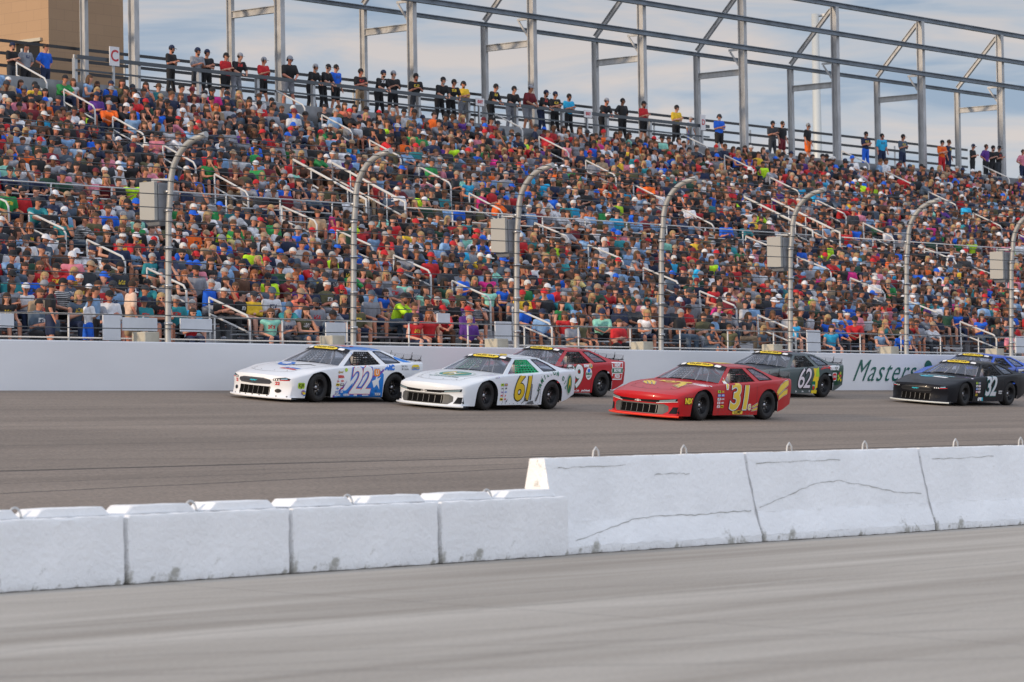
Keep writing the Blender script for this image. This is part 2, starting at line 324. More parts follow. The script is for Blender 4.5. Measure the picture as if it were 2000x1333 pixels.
for i in range(4):
    x0, x1 = tall[i]+.025, tall[i+1]-.025; L_ = x1-x0
    t = thing('barrier_wall', lbl[i], 'concrete barrier', (x0, BY+.13, 0), group='tall white sections of the infield barrier')
    prof = [(0, .006), (0, .11), (.14, .45), (.30, 1.30), (.56, 1.30), (.72, .45), (.86, .11), (.86, .006)]
    bm = bmesh.new(); bm_prism(bm, prof, 0, L_); bevel_all(bm, .022); slice_x(bm, 0, L_, 40); slice_z(bm, 0, 1.3, 12); roughen(bm, .008, 40+i)
    body = finish(bm, 'barrier_body', M_block, t, smooth=30)
    for ci, ck in enumerate(cracks[i]):
        r = random.Random(i*10+ci); pts = []
        for (xa, za), (xb, zb) in zip(ck[:-1], ck[1:]):
            for q in range(8):
                pts.append((xa+(xb-xa)*q/8, za+(zb-za)*q/8+r.uniform(-.010, .010)))
        bm = bmesh.new(); prev = None
        for x, z in pts:
            w = .002+.005*r.random(); y = face_y(z)-.010
            cur = (bm.verts.new((x, y, z-w)), bm.verts.new((x, y, z+w)))
            if prev: bm.faces.new((prev[0], cur[0], cur[1], prev[1]))
            prev = cur
        finish(bm, 'crack', M_crack, t)
    for xm in (.28*L_, .72*L_):
        bm = bmesh.new(); bm_tube(bm, [(xm-.075, .43, 1.28), (xm-.055, .43, 1.38), (xm, .43, 1.43), (xm+.055, .43, 1.38), (xm+.07, .43, 1.28)], .013, 7)
        finish(bm, 'lifting_loop', M_loop, t)

# ------------------------------------------------------------------ grandstand
LOW_Y0, LOW_Z0, LRUN, LRISE, LN = 56.5, 3.62, .76, .29, 14
UP_Y0, UP_Z0, URUN, URISE, UN = 68.5, 8.15, .76, .36, 13
XA, XB = 44.0, 142.0
TOP_Y, TOP_Z = UP_Y0+UN*URUN, 13.70
AISLES = [46.8+12.6*k for k in range(8)]
VOMS = [78.3, 104.5, 130.6]
def rows():
    for i in range(LN): yield ('low', i, LOW_Y0+i*LRUN, LOW_Z0+i*LRISE)
    for i in range(UN): yield ('up', i, UP_Y0+i*URUN, UP_Z0+i*URISE)
def near_aisle(x, w=.62): return any(abs(x-a) < w for a in AISLES)
def in_vom(tier, i, x, w=1.0): return tier == 'up' and i < 4 and any(abs(x-v) < w for v in VOMS)
stand = thing('grandstand', 'long open two-tier aluminium grandstand packed with spectators', 'grandstand', (XA, LOW_Y0, 0))
def under(o): o.parent = stand; o.matrix_parent_inverse = Matrix.Translation(Vector((-XA, -LOW_Y0, 0))); return o
bm = bmesh.new()
prof = [(WALL_Y+.5, .1), (WALL_Y+.5, LOW_Z0-.12), (54.6, LOW_Z0-.12), (54.6, LOW_Z0)]
for tier, i, y, z in rows():
    if tier == 'up' and i == 0: prof += [(UP_Y0, LOW_Z0+LN*LRISE)]
    prof += [(y, z), (y+.001, z+(LRISE if tier == 'low' else URISE)*0)]
    rise = LRISE if tier == 'low' else URISE; run = LRUN
    prof += [(y+run, z), (y+run, z+rise)]
prof += [(TOP_Y, TOP_Z), (84.6, TOP_Z), (84.6, .1)]
a = [bm.verts.new((XA, y, z)) for y, z in prof]; b = [bm.verts.new((XB, y, z)) for y, z in prof]
for i in range(len(prof)-1): bm.faces.new((a[i], a[i+1], b[i+1], b[i]))
bmesh.ops.remove_doubles(bm, verts=bm.verts, dist=.0005)
under(finish(bm, 'deck', M_deck))
for tier, i, y, z in rows():
    bm = bmesh.new(); cuts = sorted([(a_-.6, a_+.6) for a_ in AISLES] + ([(v-.95, v+.95) for v in VOMS] if tier == 'up' and i < 4 else []))
    x = XA
    for c0, c1 in cuts+[(XB, XB)]:
        if c0-x > .3:
            bm_box(bm, (x, y+.36, z+.40), (c0, y+.64, z+.44)); k = x+.6
            while k < c0-.2:
                bm_box(bm, (k, y+.42, z), (k+.05, y+.58, z+.398)); k += 1.83
        x = max(x, c1)
    under(finish(bm, 'bench', M_alu))
# steps in the aisles
for a_ in AISLES:
    bm = bmesh.new(); prev = None
    for tier, i, y, z in rows():      # one folded sheet per flight
        rise = LRISE if tier == 'low' else URISE
        if tier == 'up' and i == 0: prev = None
        for yy, zz in ((y+.40, z+.003), (y+.40, z+rise/2), (y+.757, z+rise/2), (y+.757, z+rise+.004)):
            cur = (bm.verts.new((a_-.55, yy, zz)), bm.verts.new((a_+.55, yy, zz)))
            if prev: bm.faces.new((prev[0], prev[1], cur[1], cur[0]))
            prev = cur
    under(finish(bm, 'aisle_steps', M_alu))
# stair handrails: a bent loop every three rows
def handrail(x, y0, z0, k, L_=1.45, post=1.12):
    bm = bmesh.new(); r = .031; s = k
    p = lambda d, h: (x, y0+d, z0+d*s+h)
    bm_tube(bm, [p(0,0), p(0,post-.10), p(.10,post+.0), p(L_,post)], r, 7)
    bm_tube(bm, [p(0,post-.42), p(L_-.0,post-.42), p(L_,post-.36), p(L_,post)], r*.85, 7)
    bm_tube(bm, [p(L_-.02,-.1), p(L_-.02,post-.42)], r*.9, 7)
    return under(finish(bm, 'handrail', M_rail))
for a_ in AISLES[:8]:
    for j in range(5):
        if j*3 < LN: handrail(a_+.05, LOW_Y0+.15+j*3*LRUN, LOW_Z0+j*3*LRISE, LRISE/LRUN)
        if j*3 < UN+1: handrail(a_+.05, UP_Y0+.15+j*3*URUN, UP_Z0+j*3*URISE, URISE/URUN)
# cross aisle guard rails
bm = bmesh.new(); spans = []; x = XA
for v in VOMS+[XB+1]:
    spans.append((x, min(v-1.0, XB))); x = v+1.0
for x0, x1 in spans:
    bm = bmesh.new()
    for h in (.98, .62, .28): bm_tube(bm, [(x0, UP_Y0-.06, UP_Z0+h), (x1, UP_Y0-.06, UP_Z0+h)], .024, 6)
    k = x0
    while k <= x1:
        bm_tube(bm, [(k, UP_Y0-.06, UP_Z0-.45), (k, UP_Y0-.06, UP_Z0+.98)], .028, 6); k += 2.44
    under(finish(bm, 'guard_rail', M_rail))
# stair openings in the upper tier
M_vom = mat('stair opening', (.06, .065, .07), .8)
for v in VOMS:
    bm = bmesh.new(); bm_box(bm, (v-.9, UP_Y0-.03, UP_Z0-.48), (v+.9, UP_Y0+3.0, UP_Z0+.02+1.2*0))
    for q in range(4): bm_box(bm, (v-.9, UP_Y0+q*URUN+.01, UP_Z0+.022), (v+.9, UP_Y0+q*URUN+.1, UP_Z0+q*URISE+.1))
    under(finish(bm, 'stair_opening', M_vom))
    for s_ in (-.97, .97):
        bm = bmesh.new(); y0, y1 = UP_Y0-.1, UP_Y0+3.1; z0, z1 = UP_Z0+.6, UP_Z0+.6+3.2*URISE/URUN
        bm_tube(bm, [(v+s_, y0, UP_Z0-.5), (v+s_, y0, z0+.55), (v+s_, y1, z1+.55), (v+s_, y1, z1-.7)], .042, 8)
        bm_tube(bm, [(v+s_, y0, z0+.05), (v+s_, y1, z1+.05)], .03, 8)
        for q in range(1, 4): bm_tube(bm, [(v+s_, y0+q*.8, z0-.9+q*.4), (v+s_, y0+q*.8, z0+.55+q*.40)], .025, 6)
        under(finish(bm, 'stair_railing', M_rail))
# front walk rail behind the wall
bm = bmesh.new()
for h in (.42, .98): bm_tube(bm, [(XA, 54.75, LOW_Z0+h), (XB, 54.75, LOW_Z0+h)], .022, 6)
k = XA
while k < XB: bm_tube(bm, [(k, 54.75, LOW_Z0), (k, 54.75, LOW_Z0+.98)], .024, 6); k += 2.44
under(finish(bm, 'front_railing', M_rail))

# ------------------------------------------------------------------ top walkway railings
rl = thing('walkway_railing', 'black five bar railing along the back of the top walkway', 'railing', (XA, 84.2, TOP_Z))
bm = bmesh.new(); k = 0
for zc in (15.80, 15.36, 14.92, 14.48): 
    bm = bmesh.new(); bm_beam(bm, (0, 0, zc-TOP_Z), (XB-XA, 0, zc-TOP_Z), .05, .11); finish(bm, 'rail', M_black, rl)
for i in range(int((XB-XA)/2.53)):
    bm = bmesh.new(); bm_beam(bm, (i*2.53, .06, 0), (i*2.53, .06, 1.9), .06, .06); finish(bm, 'rail_post', M_rail, rl)
xe = xat(1385, 79.2, 14.65); xs = xat(150, 79.2, 14.65)
rl = thing('walkway_railing', 'grey and black leaning rail along the front of the top walkway', 'railing', (xs, 79.2, TOP_Z))
for h in (1.00, .55):
    bm = bmesh.new(); bm_beam(bm, (0, 0, h), (xe-xs, 0, h), .07, .13 if h > .9 else .06); finish(bm, 'rail', mat('dark grey rail', (.06, .07, .08), .45), rl)
for i in range(int((xe-xs)/3.0)+1):
    bm = bmesh.new(); bm_beam(bm, (i*3.0, .1, 0), (i*3.0, .1, .96), .13, .13); finish(bm, 'rail_post', M_galv, rl)

M_signred = mat('red sign paint', (.50, .02, .03), .5); M_signwht = mat('white sign face', (.70, .68, .68), .5)
for n_, (px_, dark, w_) in enumerate([(222, 'C', .46), (936, 'EXIT', .5), (1147, 'EXIT', .5), (1372, 'D', .34)]):
    xx = xat(px_, 79.1, 14.6)
    t = thing('section_sign', ['white and red section sign on a post at the left end of the walkway', 'small white sign with red lettering beside the person in yellow on the walkway', 'small white sign with red lettering on the walkway right of the cyan shirt', 'narrow white and red sign where the front walkway rail ends'][n_], 'sign', (xx, 79.05, TOP_Z), group='signs along the top walkway')
    bm = bmesh.new(); h_ = .66 if n_ in (0, 3) else .30; z_ = .80; bm_box(bm, (-w_/2, 0, z_), (w_/2, .03, z_+h_)); finish(bm, 'sign_face', M_signwht, t)
    me = text_mesh(dark, .55 if n_ == 0 else (.16 if n_ != 3 else .32), .01); me.materials.append(M_signred); o = bpy.data.objects.new('lettering', me); C.objects.link(o); o.parent = t; o.location = (0, -.005, z_+h_*.5); o.rotation_euler = (R(90), 0, 0)
    bm = bmesh.new(); bm_box(bm, (-.04, .035, 0), (.04, .10, z_+h_*.8)); finish(bm, 'sign_post', M_galv, t)
# ------------------------------------------------------------------ steel frame above the walkway
FY, RY, FS = 81.3, 83.85, 7.62
fx0 = xat(548, FY, 14.5)
frame = thing('steel_frame', 'unclad grey steel portal frame standing over the top walkway', 'steel frame', (fx0, FY, TOP_Z))
def fr(bm, name, m): return finish(bm, name, m, frame)
H1, H2, H3, H4, HT = 21.35-TOP_Z, 20.05-TOP_Z, 18.75-TOP_Z, 18.75-TOP_Z, 17.7-TOP_Z
D_ = RY-FY
for k in range(-2, 8):
    x = k*FS
    bm = bmesh.new(); bm_ibeam(bm, (x, 0, 0), (x, 0, H1), .24, .33, .03, (0, 1, 0)); fr(bm, 'column', M_frame)
    bm = bmesh.new(); bm_ibeam(bm, (x, D_, 0), (x, D_, H4), .18, .26, .025, (0, 1, 0)); fr(bm, 'column', M_frame)
    bm = bmesh.new(); bm_ibeam(bm, (x, .17, HT), (x, D_-.135, HT), .16, .27, .025); fr(bm, 'tie_beam', M_frame)
    bm = bmesh.new(); bm_ibeam(bm, (x, D_-.02, H4+.10), (x, .20, H1-.12), .15, .19, .02); fr(bm, 'rafter', M_frame)
    bm = bmesh.new(); bm_beam(bm, (x, .215, H3-.02), (x, .75, H3-.02), .08, .10); bm_beam(bm, (x, .68, H3-.10), (x, .215, H3-.75), .07, .07); fr(bm, 'bracket', M_frame)
    bm = bmesh.new(); bm_box(bm, (x-.2, -.26, .0), (x+.2, .26, .04)); fr(bm, 'base_plate', M_frame)
xa_, xb_ = -2.4*FS, 7.5*FS
for y, z, w in ((0, H1+.115, .21), (-.28, H2, .20), (-.28, H3, .20), (D_-.23, H4-.08, .16)):
    bm = bmesh.new(); bm_ibeam(bm, (xa_, y, z), (xb_, y, z), w, w*1.05, .03); fr(bm, 'long_beam', M_beam)

# ------------------------------------------------------------------ building, pole and trees behind the stand
def brick_mat(name, c1, c2, c3, sc):
    m = bpy.data.materials.new(name); m.use_nodes = True; nt = m.node_tree; b = nt.nodes['Principled BSDF']; b.inputs['Roughness'].default_value = .9
    t = nt.nodes.new('ShaderNodeTexCoord'); se = nt.nodes.new('ShaderNodeSeparateXYZ'); nt.links.new(t.outputs['Object'], se.inputs[0])
    ad = nt.nodes.new('ShaderNodeMath'); nt.links.new(se.outputs[0], ad.inputs[0]); nt.links.new(se.outputs[1], ad.inputs[1])
    cb = nt.nodes.new('ShaderNodeCombineXYZ'); nt.links.new(ad.outputs[0], cb.inputs[0]); nt.links.new(se.outputs[2], cb.inputs[1])
    br = nt.nodes.new('ShaderNodeTexBrick'); nt.links.new(cb.outputs[0], br.inputs[0])
    br.inputs['Color1'].default_value = (*c1, 1); br.inputs['Color2'].default_value = (*c2, 1); br.inputs['Mortar'].default_value = (*c3, 1)
    br.inputs['Scale'].default_value = 1; br.inputs['Brick Width'].default_value = .8; br.inputs['Row Height'].default_value = .4; br.inputs['Mortar Size'].default_value = .008
    nt.links.new(br.outputs[0], b.inputs['Base Color']); return m
M_brick = brick_mat('split face block', (.40, .26, .155), (.425, .275, .165), (.34, .22, .14), 1)
bx = xat(95, 86.5, 17); bx1 = xat(241, 86.5, 17)
bld = thing('block_building', 'tan concrete block tower behind the left end of the stand', 'building', (bx, 86.5, 0))
bm = bmesh.new(); bm_box(bm, (0, 0, 0), (bx1-bx, 9, 30)); fr2 = finish(bm, 'wall', M_brick, bld)
bm = bmesh.new(); bm_box(bm, (-.03, .5, 13.9), (.0-.003, 1.75, 16.4)); wdw = finish(bm, 'doorway', M_dark, bld)
bm = bmesh.new(); bm_box(bm, (-.12, .35, 16.4), (-.032, 2.0, 16.52)); finish(bm, 'lintel', mat('stone lintel', (.5, .45, .36), .8), bld)
bm = bmesh.new(); bm_box(bm, (-.05, 1.05, 13.9), (-.031, 1.2, 16.3)); finish(bm, 'door_frame', M_rail, wdw)
px = xat(1596, 95, 18)
pole = thing('light_pole', 'tall tapering pale steel light pole behind the stand', 'pole', (px, 95, 0))
bm = bmesh.new(); bm_tube(bm, [(0,0,0), (0,0,12), (0,0,24.1)], [.34, .27, .20], 14); finish(bm, 'shaft', mat('pale pole steel', (.55, .56, .53), .45, .3), pole)
bm = bmesh.new(); bm_tube(bm, [(0,0,24), (.5,-.3,24.05)], .07, 8); bm_box(bm, (.3, -.45, 23.98), (.75, -.15, 24.12)); finish(bm, 'lamp_arm', M_galv, pole)

# ------------------------------------------------------------------ catch fence
fence = thing('catch_fence', 'tall catch fence of curved posts and steel cables above the white wall', 'fence', (0, WALL_Y+.25, WT))
M_post = mat('grey fence post', (.36, .365, .36), .5, .3, vary=.12, vscale=4)
M_cable = mat('fence cable', (.10, .105, .11), .5, .6)
FP = [xat(p, WALL_Y+.25, WT) for p in (328, 688, 1004, 1288, 1543, 1768, 1975)]
sp = (FP[-1]-FP[0])/6
FP = [FP[0]+sp*(i-1) for i in range(9)]
POST_H = 4.15
def post_path():
    pts = [(0, 0, -.2), (.0, .0, 0), (.0, -.04, 1.5), (0, -.08, 3.0), (0, -.16, 3.7)]
    for q in range(1, 9):
        a_ = q/8*R(78); pts.append((0, -.16-1.15*(1-math.cos(a_)), 3.7+1.15*math.sin(a_)))
    pts.append((0, -.16-1.15*(1-math.cos(R(78)))-.30, 3.7+1.15*math.sin(R(78))+.06))
    return pts
pp = post_path()
for fx in FP:
    bm = bmesh.new(); bm_tube(bm, pp, .076, 12); po = finish(bm, 'fence_post', M_post, fence); po.location = (fx, 0, 0)
    for z in (.45, 1.35, 2.25, 3.15, 3.6):
        bm = bmesh.new(); bm_tube(bm, [(0, -.02-.02*z, z-.035), (0, -.02-.02*z, z+.035)], .10, 10); finish(bm, 'clamp', M_galv, po)
    bm = bmesh.new(); bm_box(bm, (-.62, .25, -.15), (-.12, .70, .26)); bevel_all(bm, .02, 1)
    blk = finish(bm, 'footing_block', mat('cream concrete', (.46, .43, .35), .85, vary=.1, bump=.3), fence); blk.location = (fx+.1, 0, 0)
for k in range(17):
    s_ = .32+k*.32
    # walk along the post path
    acc = 0; pos = None
    for (a_, b_) in zip(pp[1:-1], pp[2:]):
        d = (Vector(b_)-Vector(a_)).length
        if acc+d >= s_: pos = Vector(a_).lerp(Vector(b_), (s_-acc)/d); break
        acc += d
    if pos is None: break
    bm = bmesh.new(); y, z = pos.y-.10, pos.z
    pts = []
    for i in range(len(FP)-1):
        for q in range(4): pts.append((FP[i]+sp*q/4, y, z-.02*math.sin(q/4*math.pi)))
    pts.append((FP[-1], y, z)); bm_tube(bm, pts, .0125, 5)
    finish(bm, 'cable', M_cable, fence)
M_spk = mat('grey speaker cover', (.22, .235, .26), .6, vary=.12, vscale=5, bump=.2, bscale=6)
sl = ['grey covered loudspeaker on the first curved fence post from the left', 'grey covered loudspeaker on the third curved fence post from the left',
      'grey covered loudspeaker on the fifth curved fence post from the left', 'grey covered loudspeaker on the curved fence post at the right edge']
for k, i in enumerate((1, 3, 5, 7)):
    t = thing('loudspeaker', sl[k], 'loudspeaker', (FP[i]+.22, WALL_Y+.55, WT+2.50+(.0 if k else .32)), group='loudspeakers hung on the catch fence')
    bm = bmesh.new(); A = [(-.44, -.28, .0), (0, -.28, .0), (0, .28, .0), (-.44, .28, .0)]
    lv = [(-.02, .55, .7), (.14, 1, .95), (.95, 1, 1), (1.0, .94, .94)]
    prev = None
    for z, sx_, sy_ in lv:
        ring = [bm.verts.new((-.22+(p[0]+.22)*sx_, p[1]*sy_, z)) for p in A]
        if prev:
            for q in range(4): bm.faces.new((prev[q], prev[(q+1)%4], ring[(q+1)%4], ring[q]))
        else: bm.faces.new(ring[::-1])
        prev = ring
    bm.faces.new(prev); bevel_all(bm, .02); finish(bm, 'cabinet', M_spk, t, smooth=40)
    bm = bmesh.new(); bm_box(bm, (-.56, -.25, .10), (-.46, .25, 1.02)); finish(bm, 'side_plate', mat('white enamel', (.36, .36, .34), .5), t)
    bm = bmesh.new(); bm_beam(bm, (-.4, .0, 1.07), (-.15, -.35, 1.07), .07, .06); finish(bm, 'bracket', M_rail, t)
    bm = bmesh.new(); bm_beam(bm, (-.1, -.1, .5), (-.15, -.35, .5), .05, .05); finish(bm, 'bracket', M_rail, t)
# white boards hung on the front rail
M_board = mat('white sign board', (.62, .64, .67), .6, vary=.04)
bd = [(0,28,612,640,'cut by the left picture edge'), (202,236,614,665,'tall, between two people at the left'), (240,308,620,646,'wide, beside the tall board'), (353,415,622,648,'wide, just right of the first curved post'),
      (637,676,630,668,'tall, left of the second curved post'), (968,1000,628,666,'tall, left of the third curved post'), (1577,1603,645,687,'narrow, just right of the fifth curved post'), (1985,2012,657,690,'narrow, at the right picture edge'), (855,880,612,632,'small, above the white car numbered 61')]
for a_, b_, c_, d_, w in bd:
    X0, X1 = xat(a_, 54.6, 4.2), xat(b_, 54.6, 4.2); Dp = (X0*math.cos(THETA)+54.6*math.sin(THETA))
    hor = 844-.0165*(a_-1000); z1 = CAMZ+(hor-c_)*Dp/FPX; z0 = CAMZ+(hor-d_)*Dp/FPX
    bm = bmesh.new(); bm_box(bm, (X0, 54.60, max(z0, LOW_Z0+.05)), (X1, 54.64, z1)); bevel_all(bm, .008, 1)
    o = finish(bm, 'sign_board', M_board); tag(o, 'white board on the front rail, '+w, 'board', 'white boards on the front rail')

# ================================================================== race cars
WB = 2.667
def paint(name, col, rough=.34, metal=0.0): return mat(name, col, rough, metal, coat=.22, vary=.03, vscale=3)
M_tyre = mat('worn tyre rubber', (.022, .021, .021), .62, vary=.25, vscale=14)
M_rim = mat('black steel rim', (.018, .018, .02), .35, .3)
M_disc = mat('brake disc steel', (.20, .17, .14), .4, .8)
M_hub = mat('hub metal', (.5, .5, .52), .3, .9)
M_mesh = mat('grille dark', (.006, .006, .006), .9); M_mesh.node_tree.nodes['Principled BSDF'].inputs['Specular IOR Level'].default_value = .05
M_strut = mat('bare metal strut', (.16, .16, .16), .45, .3)
M_net = mat('black window net', (.015, .015, .015), .8)
M_int = mat('cabin interior', (.035, .035, .038), .7)
M_cage = mat('grey roll cage', (.34, .35, .38), .4, .1)
def glass_mat(name, tint, a):
    m = bpy.data.materials.new(name); m.use_nodes = True; nt = m.node_tree; nt.nodes.clear()
    o = nt.nodes.new('ShaderNodeOutputMaterial'); mx_ = nt.nodes.new('ShaderNodeMixShader'); tr = nt.nodes.new('ShaderNodeBsdfTransparent'); pb = nt.nodes.new('ShaderNodeBsdfPrincipled')
    tr.inputs[0].default_value = (*tint, 1); pb.inputs['Base Color'].default_value = (.22, .25, .31, 1); pb.inputs['Roughness'].default_value = .04; pb.inputs['Specular IOR Level'].default_value = 1.0
    fz = nt.nodes.new('ShaderNodeLayerWeight'); fz.inputs[0].default_value = .35
    mr = nt.nodes.new('ShaderNodeMapRange'); mr.inputs[3].default_value = a; mr.inputs[4].default_value = .62; nt.links.new(fz.outputs['Facing'], mr.inputs[0])
    nt.links.new(mr.outputs[0], mx_.inputs[0]); nt.links.new(tr.outputs[0], mx_.inputs[1]); nt.links.new(pb.outputs[0], mx_.inputs[2]); nt.links.new(mx_.outputs[0], o.inputs[0])
    return m
M_glass = glass_mat('windscreen polycarbonate', (.86, .88, .93), .20)
M_lexan = glass_mat('clear spoiler polycarbonate', (.97, .97, .97), .05)
def lerp(a, b, t): return a+(b-a)*t
def itp(x, tab):
    if x >= tab[0][0]: return tab[0][1:]
    for a, b in zip(tab[:-1], tab[1:]):
        if b[0] <= x <= a[0]:
            t = (a[0]-x)/(a[0]-b[0]); t2 = t
            return tuple(lerp(p, q, t2) for p, q in zip(a[1:], b[1:]))
    return tab[-1][1:]
# x (forward of the front axle): half width, shoulder height, centre height, front bow, bottom height
TAB = [(.84, .90, .565, .600, .30, .10), (.62, .95, .62, .650, .30, .10), (.35, .975, .675, .700, .30, .10), (.10, 1.0, .745, .748, .24, .11), (-.20, 1.005, .79, .788, .18, .12),
       (-.50, .992, .815, .828, .14, .12), (-.80, .98, .835, .865, .10, .12), (-1.3, .975, .855, .88, .0, .12), (-1.9, .975, .875, .90, .0, .12), (-2.4, .985, .90, .92, .0, .12),
       (-2.7, .99, .915, .935, .0, .13), (-3.0, .985, .93, .95, .0, .16), (-3.35, .96, .945, .965, .0, .24), (-3.72, .90, .955, .975, .0, .36)]
ARCH_F, ARCH_R = .415, .425
def zbot(x):
    w, zs, zc, b, zb = itp(x, TAB)
    for c, r in ((0.0, ARCH_F), (-WB, ARCH_R)):
        d = abs(x-c)
        if d < r: zb = max(zb, .33+math.sqrt(max(r*r-d*d, 0))*.93 if d < r else zb)
    return zb
def belt(x): return itp(x, TAB)[1]
def build_body(fl):
    """shell of the car below the glass as one lofted sheet; fl: nose kind"""
    bm = bmesh.new()
    xs = [.84, .74, .62, .52, .47]
    for c, r in ((0.0, ARCH_F), (-WB, ARCH_R)):
        xs += [c+r+.004, c+r-.001] + [c+r*math.cos(a) for a in np.linspace(.22, math.pi-.22, 15)] + [c-r+.001, c-r-.004]
    xs += list(np.linspace(-.50, -2.15, 14)) + [-3.14, -3.22, -3.35, -3.48, -3.6, -3.72]
    xs = sorted(set(round(x, 4) for x in xs), reverse=True)
    cols = []
    for x in xs:
        w, zs, zc, bow, _ = itp(x, TAB); zb = zbot(x); half = []
        base = itp(x, TAB)[4]
        for k in range(7):          # side, bottom to shoulder
            t = k/6; z = lerp(zb, zs-.05, t); u = (z-base)/(zs-base)
            y = w*(1-.030*(1-u)**2) - .035*max(0, u-.55)**1.5*2
            half.append((y, z))
        y0, z0 = half[-1]
        for a in (.3, .6, .9, 1.25):
            half.append((y0-.075*(1-math.cos(a)), z0+.05*math.sin(a)))
        y1, z1 = half[-1]
        for k in range(1, 9):
            t = k/8; half.append((y1*(1-t), lerp(z1, zc, 1-(1-t)**2)))
        line = [(y, z) for y, z in half] + [(-y, z) for y, z in half[-2::-1]]
        cols.append([bm.verts.new((x + bow*(1-min(1, abs(y)/w)**2.6) if abs(y) < w else x, y, z)) for y, z in line])
    nP = len(cols[0]); mid = nP//2
    for i in range(len(cols)-1):
        xm = (xs[i]+xs[i+1])/2
        for j in range(nP-1):
            ym = abs(cols[i][j].co.y+cols[i][j+1].co.y)/2
            top = 11 <= j <= nP-13
            if top and -3.05 < xm < -.86 and ym < .88: continue    # cabin opening
            bm.faces.new((cols[i][j], cols[i+1][j], cols[i+1][j+1], cols[i][j+1]))
    # nose: rows hanging from the leading edge down to the splitter
    lead = cols[0][7:nP-7]; zc0 = .10
    prof = [(0.0, .0), (.025, .10), (.03, .22), (.005, .36), (-.008, .52), (.0, .70), (.02, .86), (.045, 1.0)]
    rows_ = [lead]; n = len(lead)
    for dx, t in prof[1:]:
        row = []
        for q, v in enumerate(lead):
            e_ = min(1, min(q, n-1-q)/3)
            row.append(bm.verts.new((v.co.x+dx*(.2+.8*e_), v.co.y*(1+.012*t*e_), lerp(v.co.z, zc0, t))))
        rows_.append(row)
    for a, b in zip(rows_[:-1], rows_[1:]):
        for q in range(n-1): bm.faces.new((a[q], a[q+1], b[q+1], b[q]))
    # corner strips between nose rows and first side column
    for side in (0, 1):
        sidec = cols[0][:8] if side == 0 else cols[0][nP-8:][::-1]
        edge = [r[0] if side == 0 else r[-1] for r in rows_]
        a, b = edge, [sidec[7-min(7, k)] for k in range(len(edge))]
        for k in range(len(edge)-1):
            vs = [a[k], a[k+1], b[k+1], b[k]]; vs = list(dict.fromkeys(vs))
            if len(vs) > 2:
                try: bm.faces.new(vs)
                except ValueError: pass
    # tail panel
    last = cols[-1]; c_ = [bm.verts.new((v.co.x-.02, v.co.y*.97, lerp(v.co.z, .36, .55))) for v in last]
    for q in range(nP-1): bm.faces.new((last[q], last[q+1], c_[q+1], c_[q]))
    # cabin frame: pillars, roof rails, roof skin
    def side_pt(x, h, s):
        zb_ = belt(x)-.02
        return Vector((x, s*lerp(.905, .60, h), lerp(zb_, 1.195, h)))
    def panel(poly, s, off=0.0, th=.025):
        A = [bm.verts.new(side_pt(x, h, s)+Vector((0, s*off, 0))) for x, h in poly]
        B = [bm.verts.new(side_pt(x, h, s)+Vector((0, -s*th, -.004))) for x, h in poly]
        bm.faces.new(A if s < 0 else A[::-1]); bm.faces.new(B if s > 0 else B[::-1])
        for q in range(len(A)): bm.faces.new((A[q], A[(q+1)%len(A)], B[(q+1)%len(A)], B[q]))
    for s in (1, -1):
        panel([(-.66, 0), (-.84, 0), (-1.52, .93), (-1.44, 1.0)], s)
        panel([(-1.44, 1.0), (-1.52, .93), (-2.55, .93), (-2.55, 1.0)], s, .001)
        panel([(-2.20, 0), (-2.38, 0), (-2.18, .93), (-2.02, .93)], s, .001)
        panel([(-2.92, 0), (-3.42, 0), (-3.0, .42), (-2.55, 1.0), (-2.44, .93), (-2.72, .55)], s, .001)
        panel([(-2.38, 0), (-2.92, 0), (-2.88, .10), (-2.36, .10)], s, .001)
        panel([(-.84, 0), (-2.20, 0), (-2.19, .05), (-.88, .05)], s, .001)
    gx = np.linspace(-1.36, -2.60, 9); prev = None
    for x in gx:
        row = []
        for k in range(13):
            y = lerp(.605, -.605, k/12); ey = 1-(abs(y)/.605)**2.4
            t = (x+1.36)/-1.24; rise = .062*ey*(1-abs(2*t-.9)**2*.35)
            xx = x + (.10*ey if t < .01 else (.10*(1-t)*ey))
            row.append(bm.verts.new((xx-.06*(1-ey)*(1-t), y, 1.197+rise)))
        if prev:
            for k in range(12): bm.faces.new((prev[k], prev[k+1], row[k+1], row[k]))
        prev = row
    return bm
def glass_panel(top, bot, n=10, bow_t=.1, bow_b=.1, crown_t=.055, crown_b=.04, rows_=5, inset=0.0):
    bm = bmesh.new(); g_ = []
    (xt, yt, zt_), (xb, yb, zb_) = top, bot
    for r_ in range(rows_+1):
        v = r_/rows_; row = []
        for k in range(n+1):
            u = lerp(1, -1, k/n); ey = 1-abs(u)**2.4
            row.append(bm.verts.new((lerp(xt+bow_t*ey, xb+bow_b*ey, v), u*lerp(yt, yb, v), lerp(zt_+crown_t*ey, zb_+crown_b*ey, v))))
        g_.append(row)
    for r_ in range(rows_):
        for k in range(n): bm.faces.new((g_[r_][k], g_[r_][k+1], g_[r_+1][k+1], g_[r_+1][k])).smooth = True
    return bm
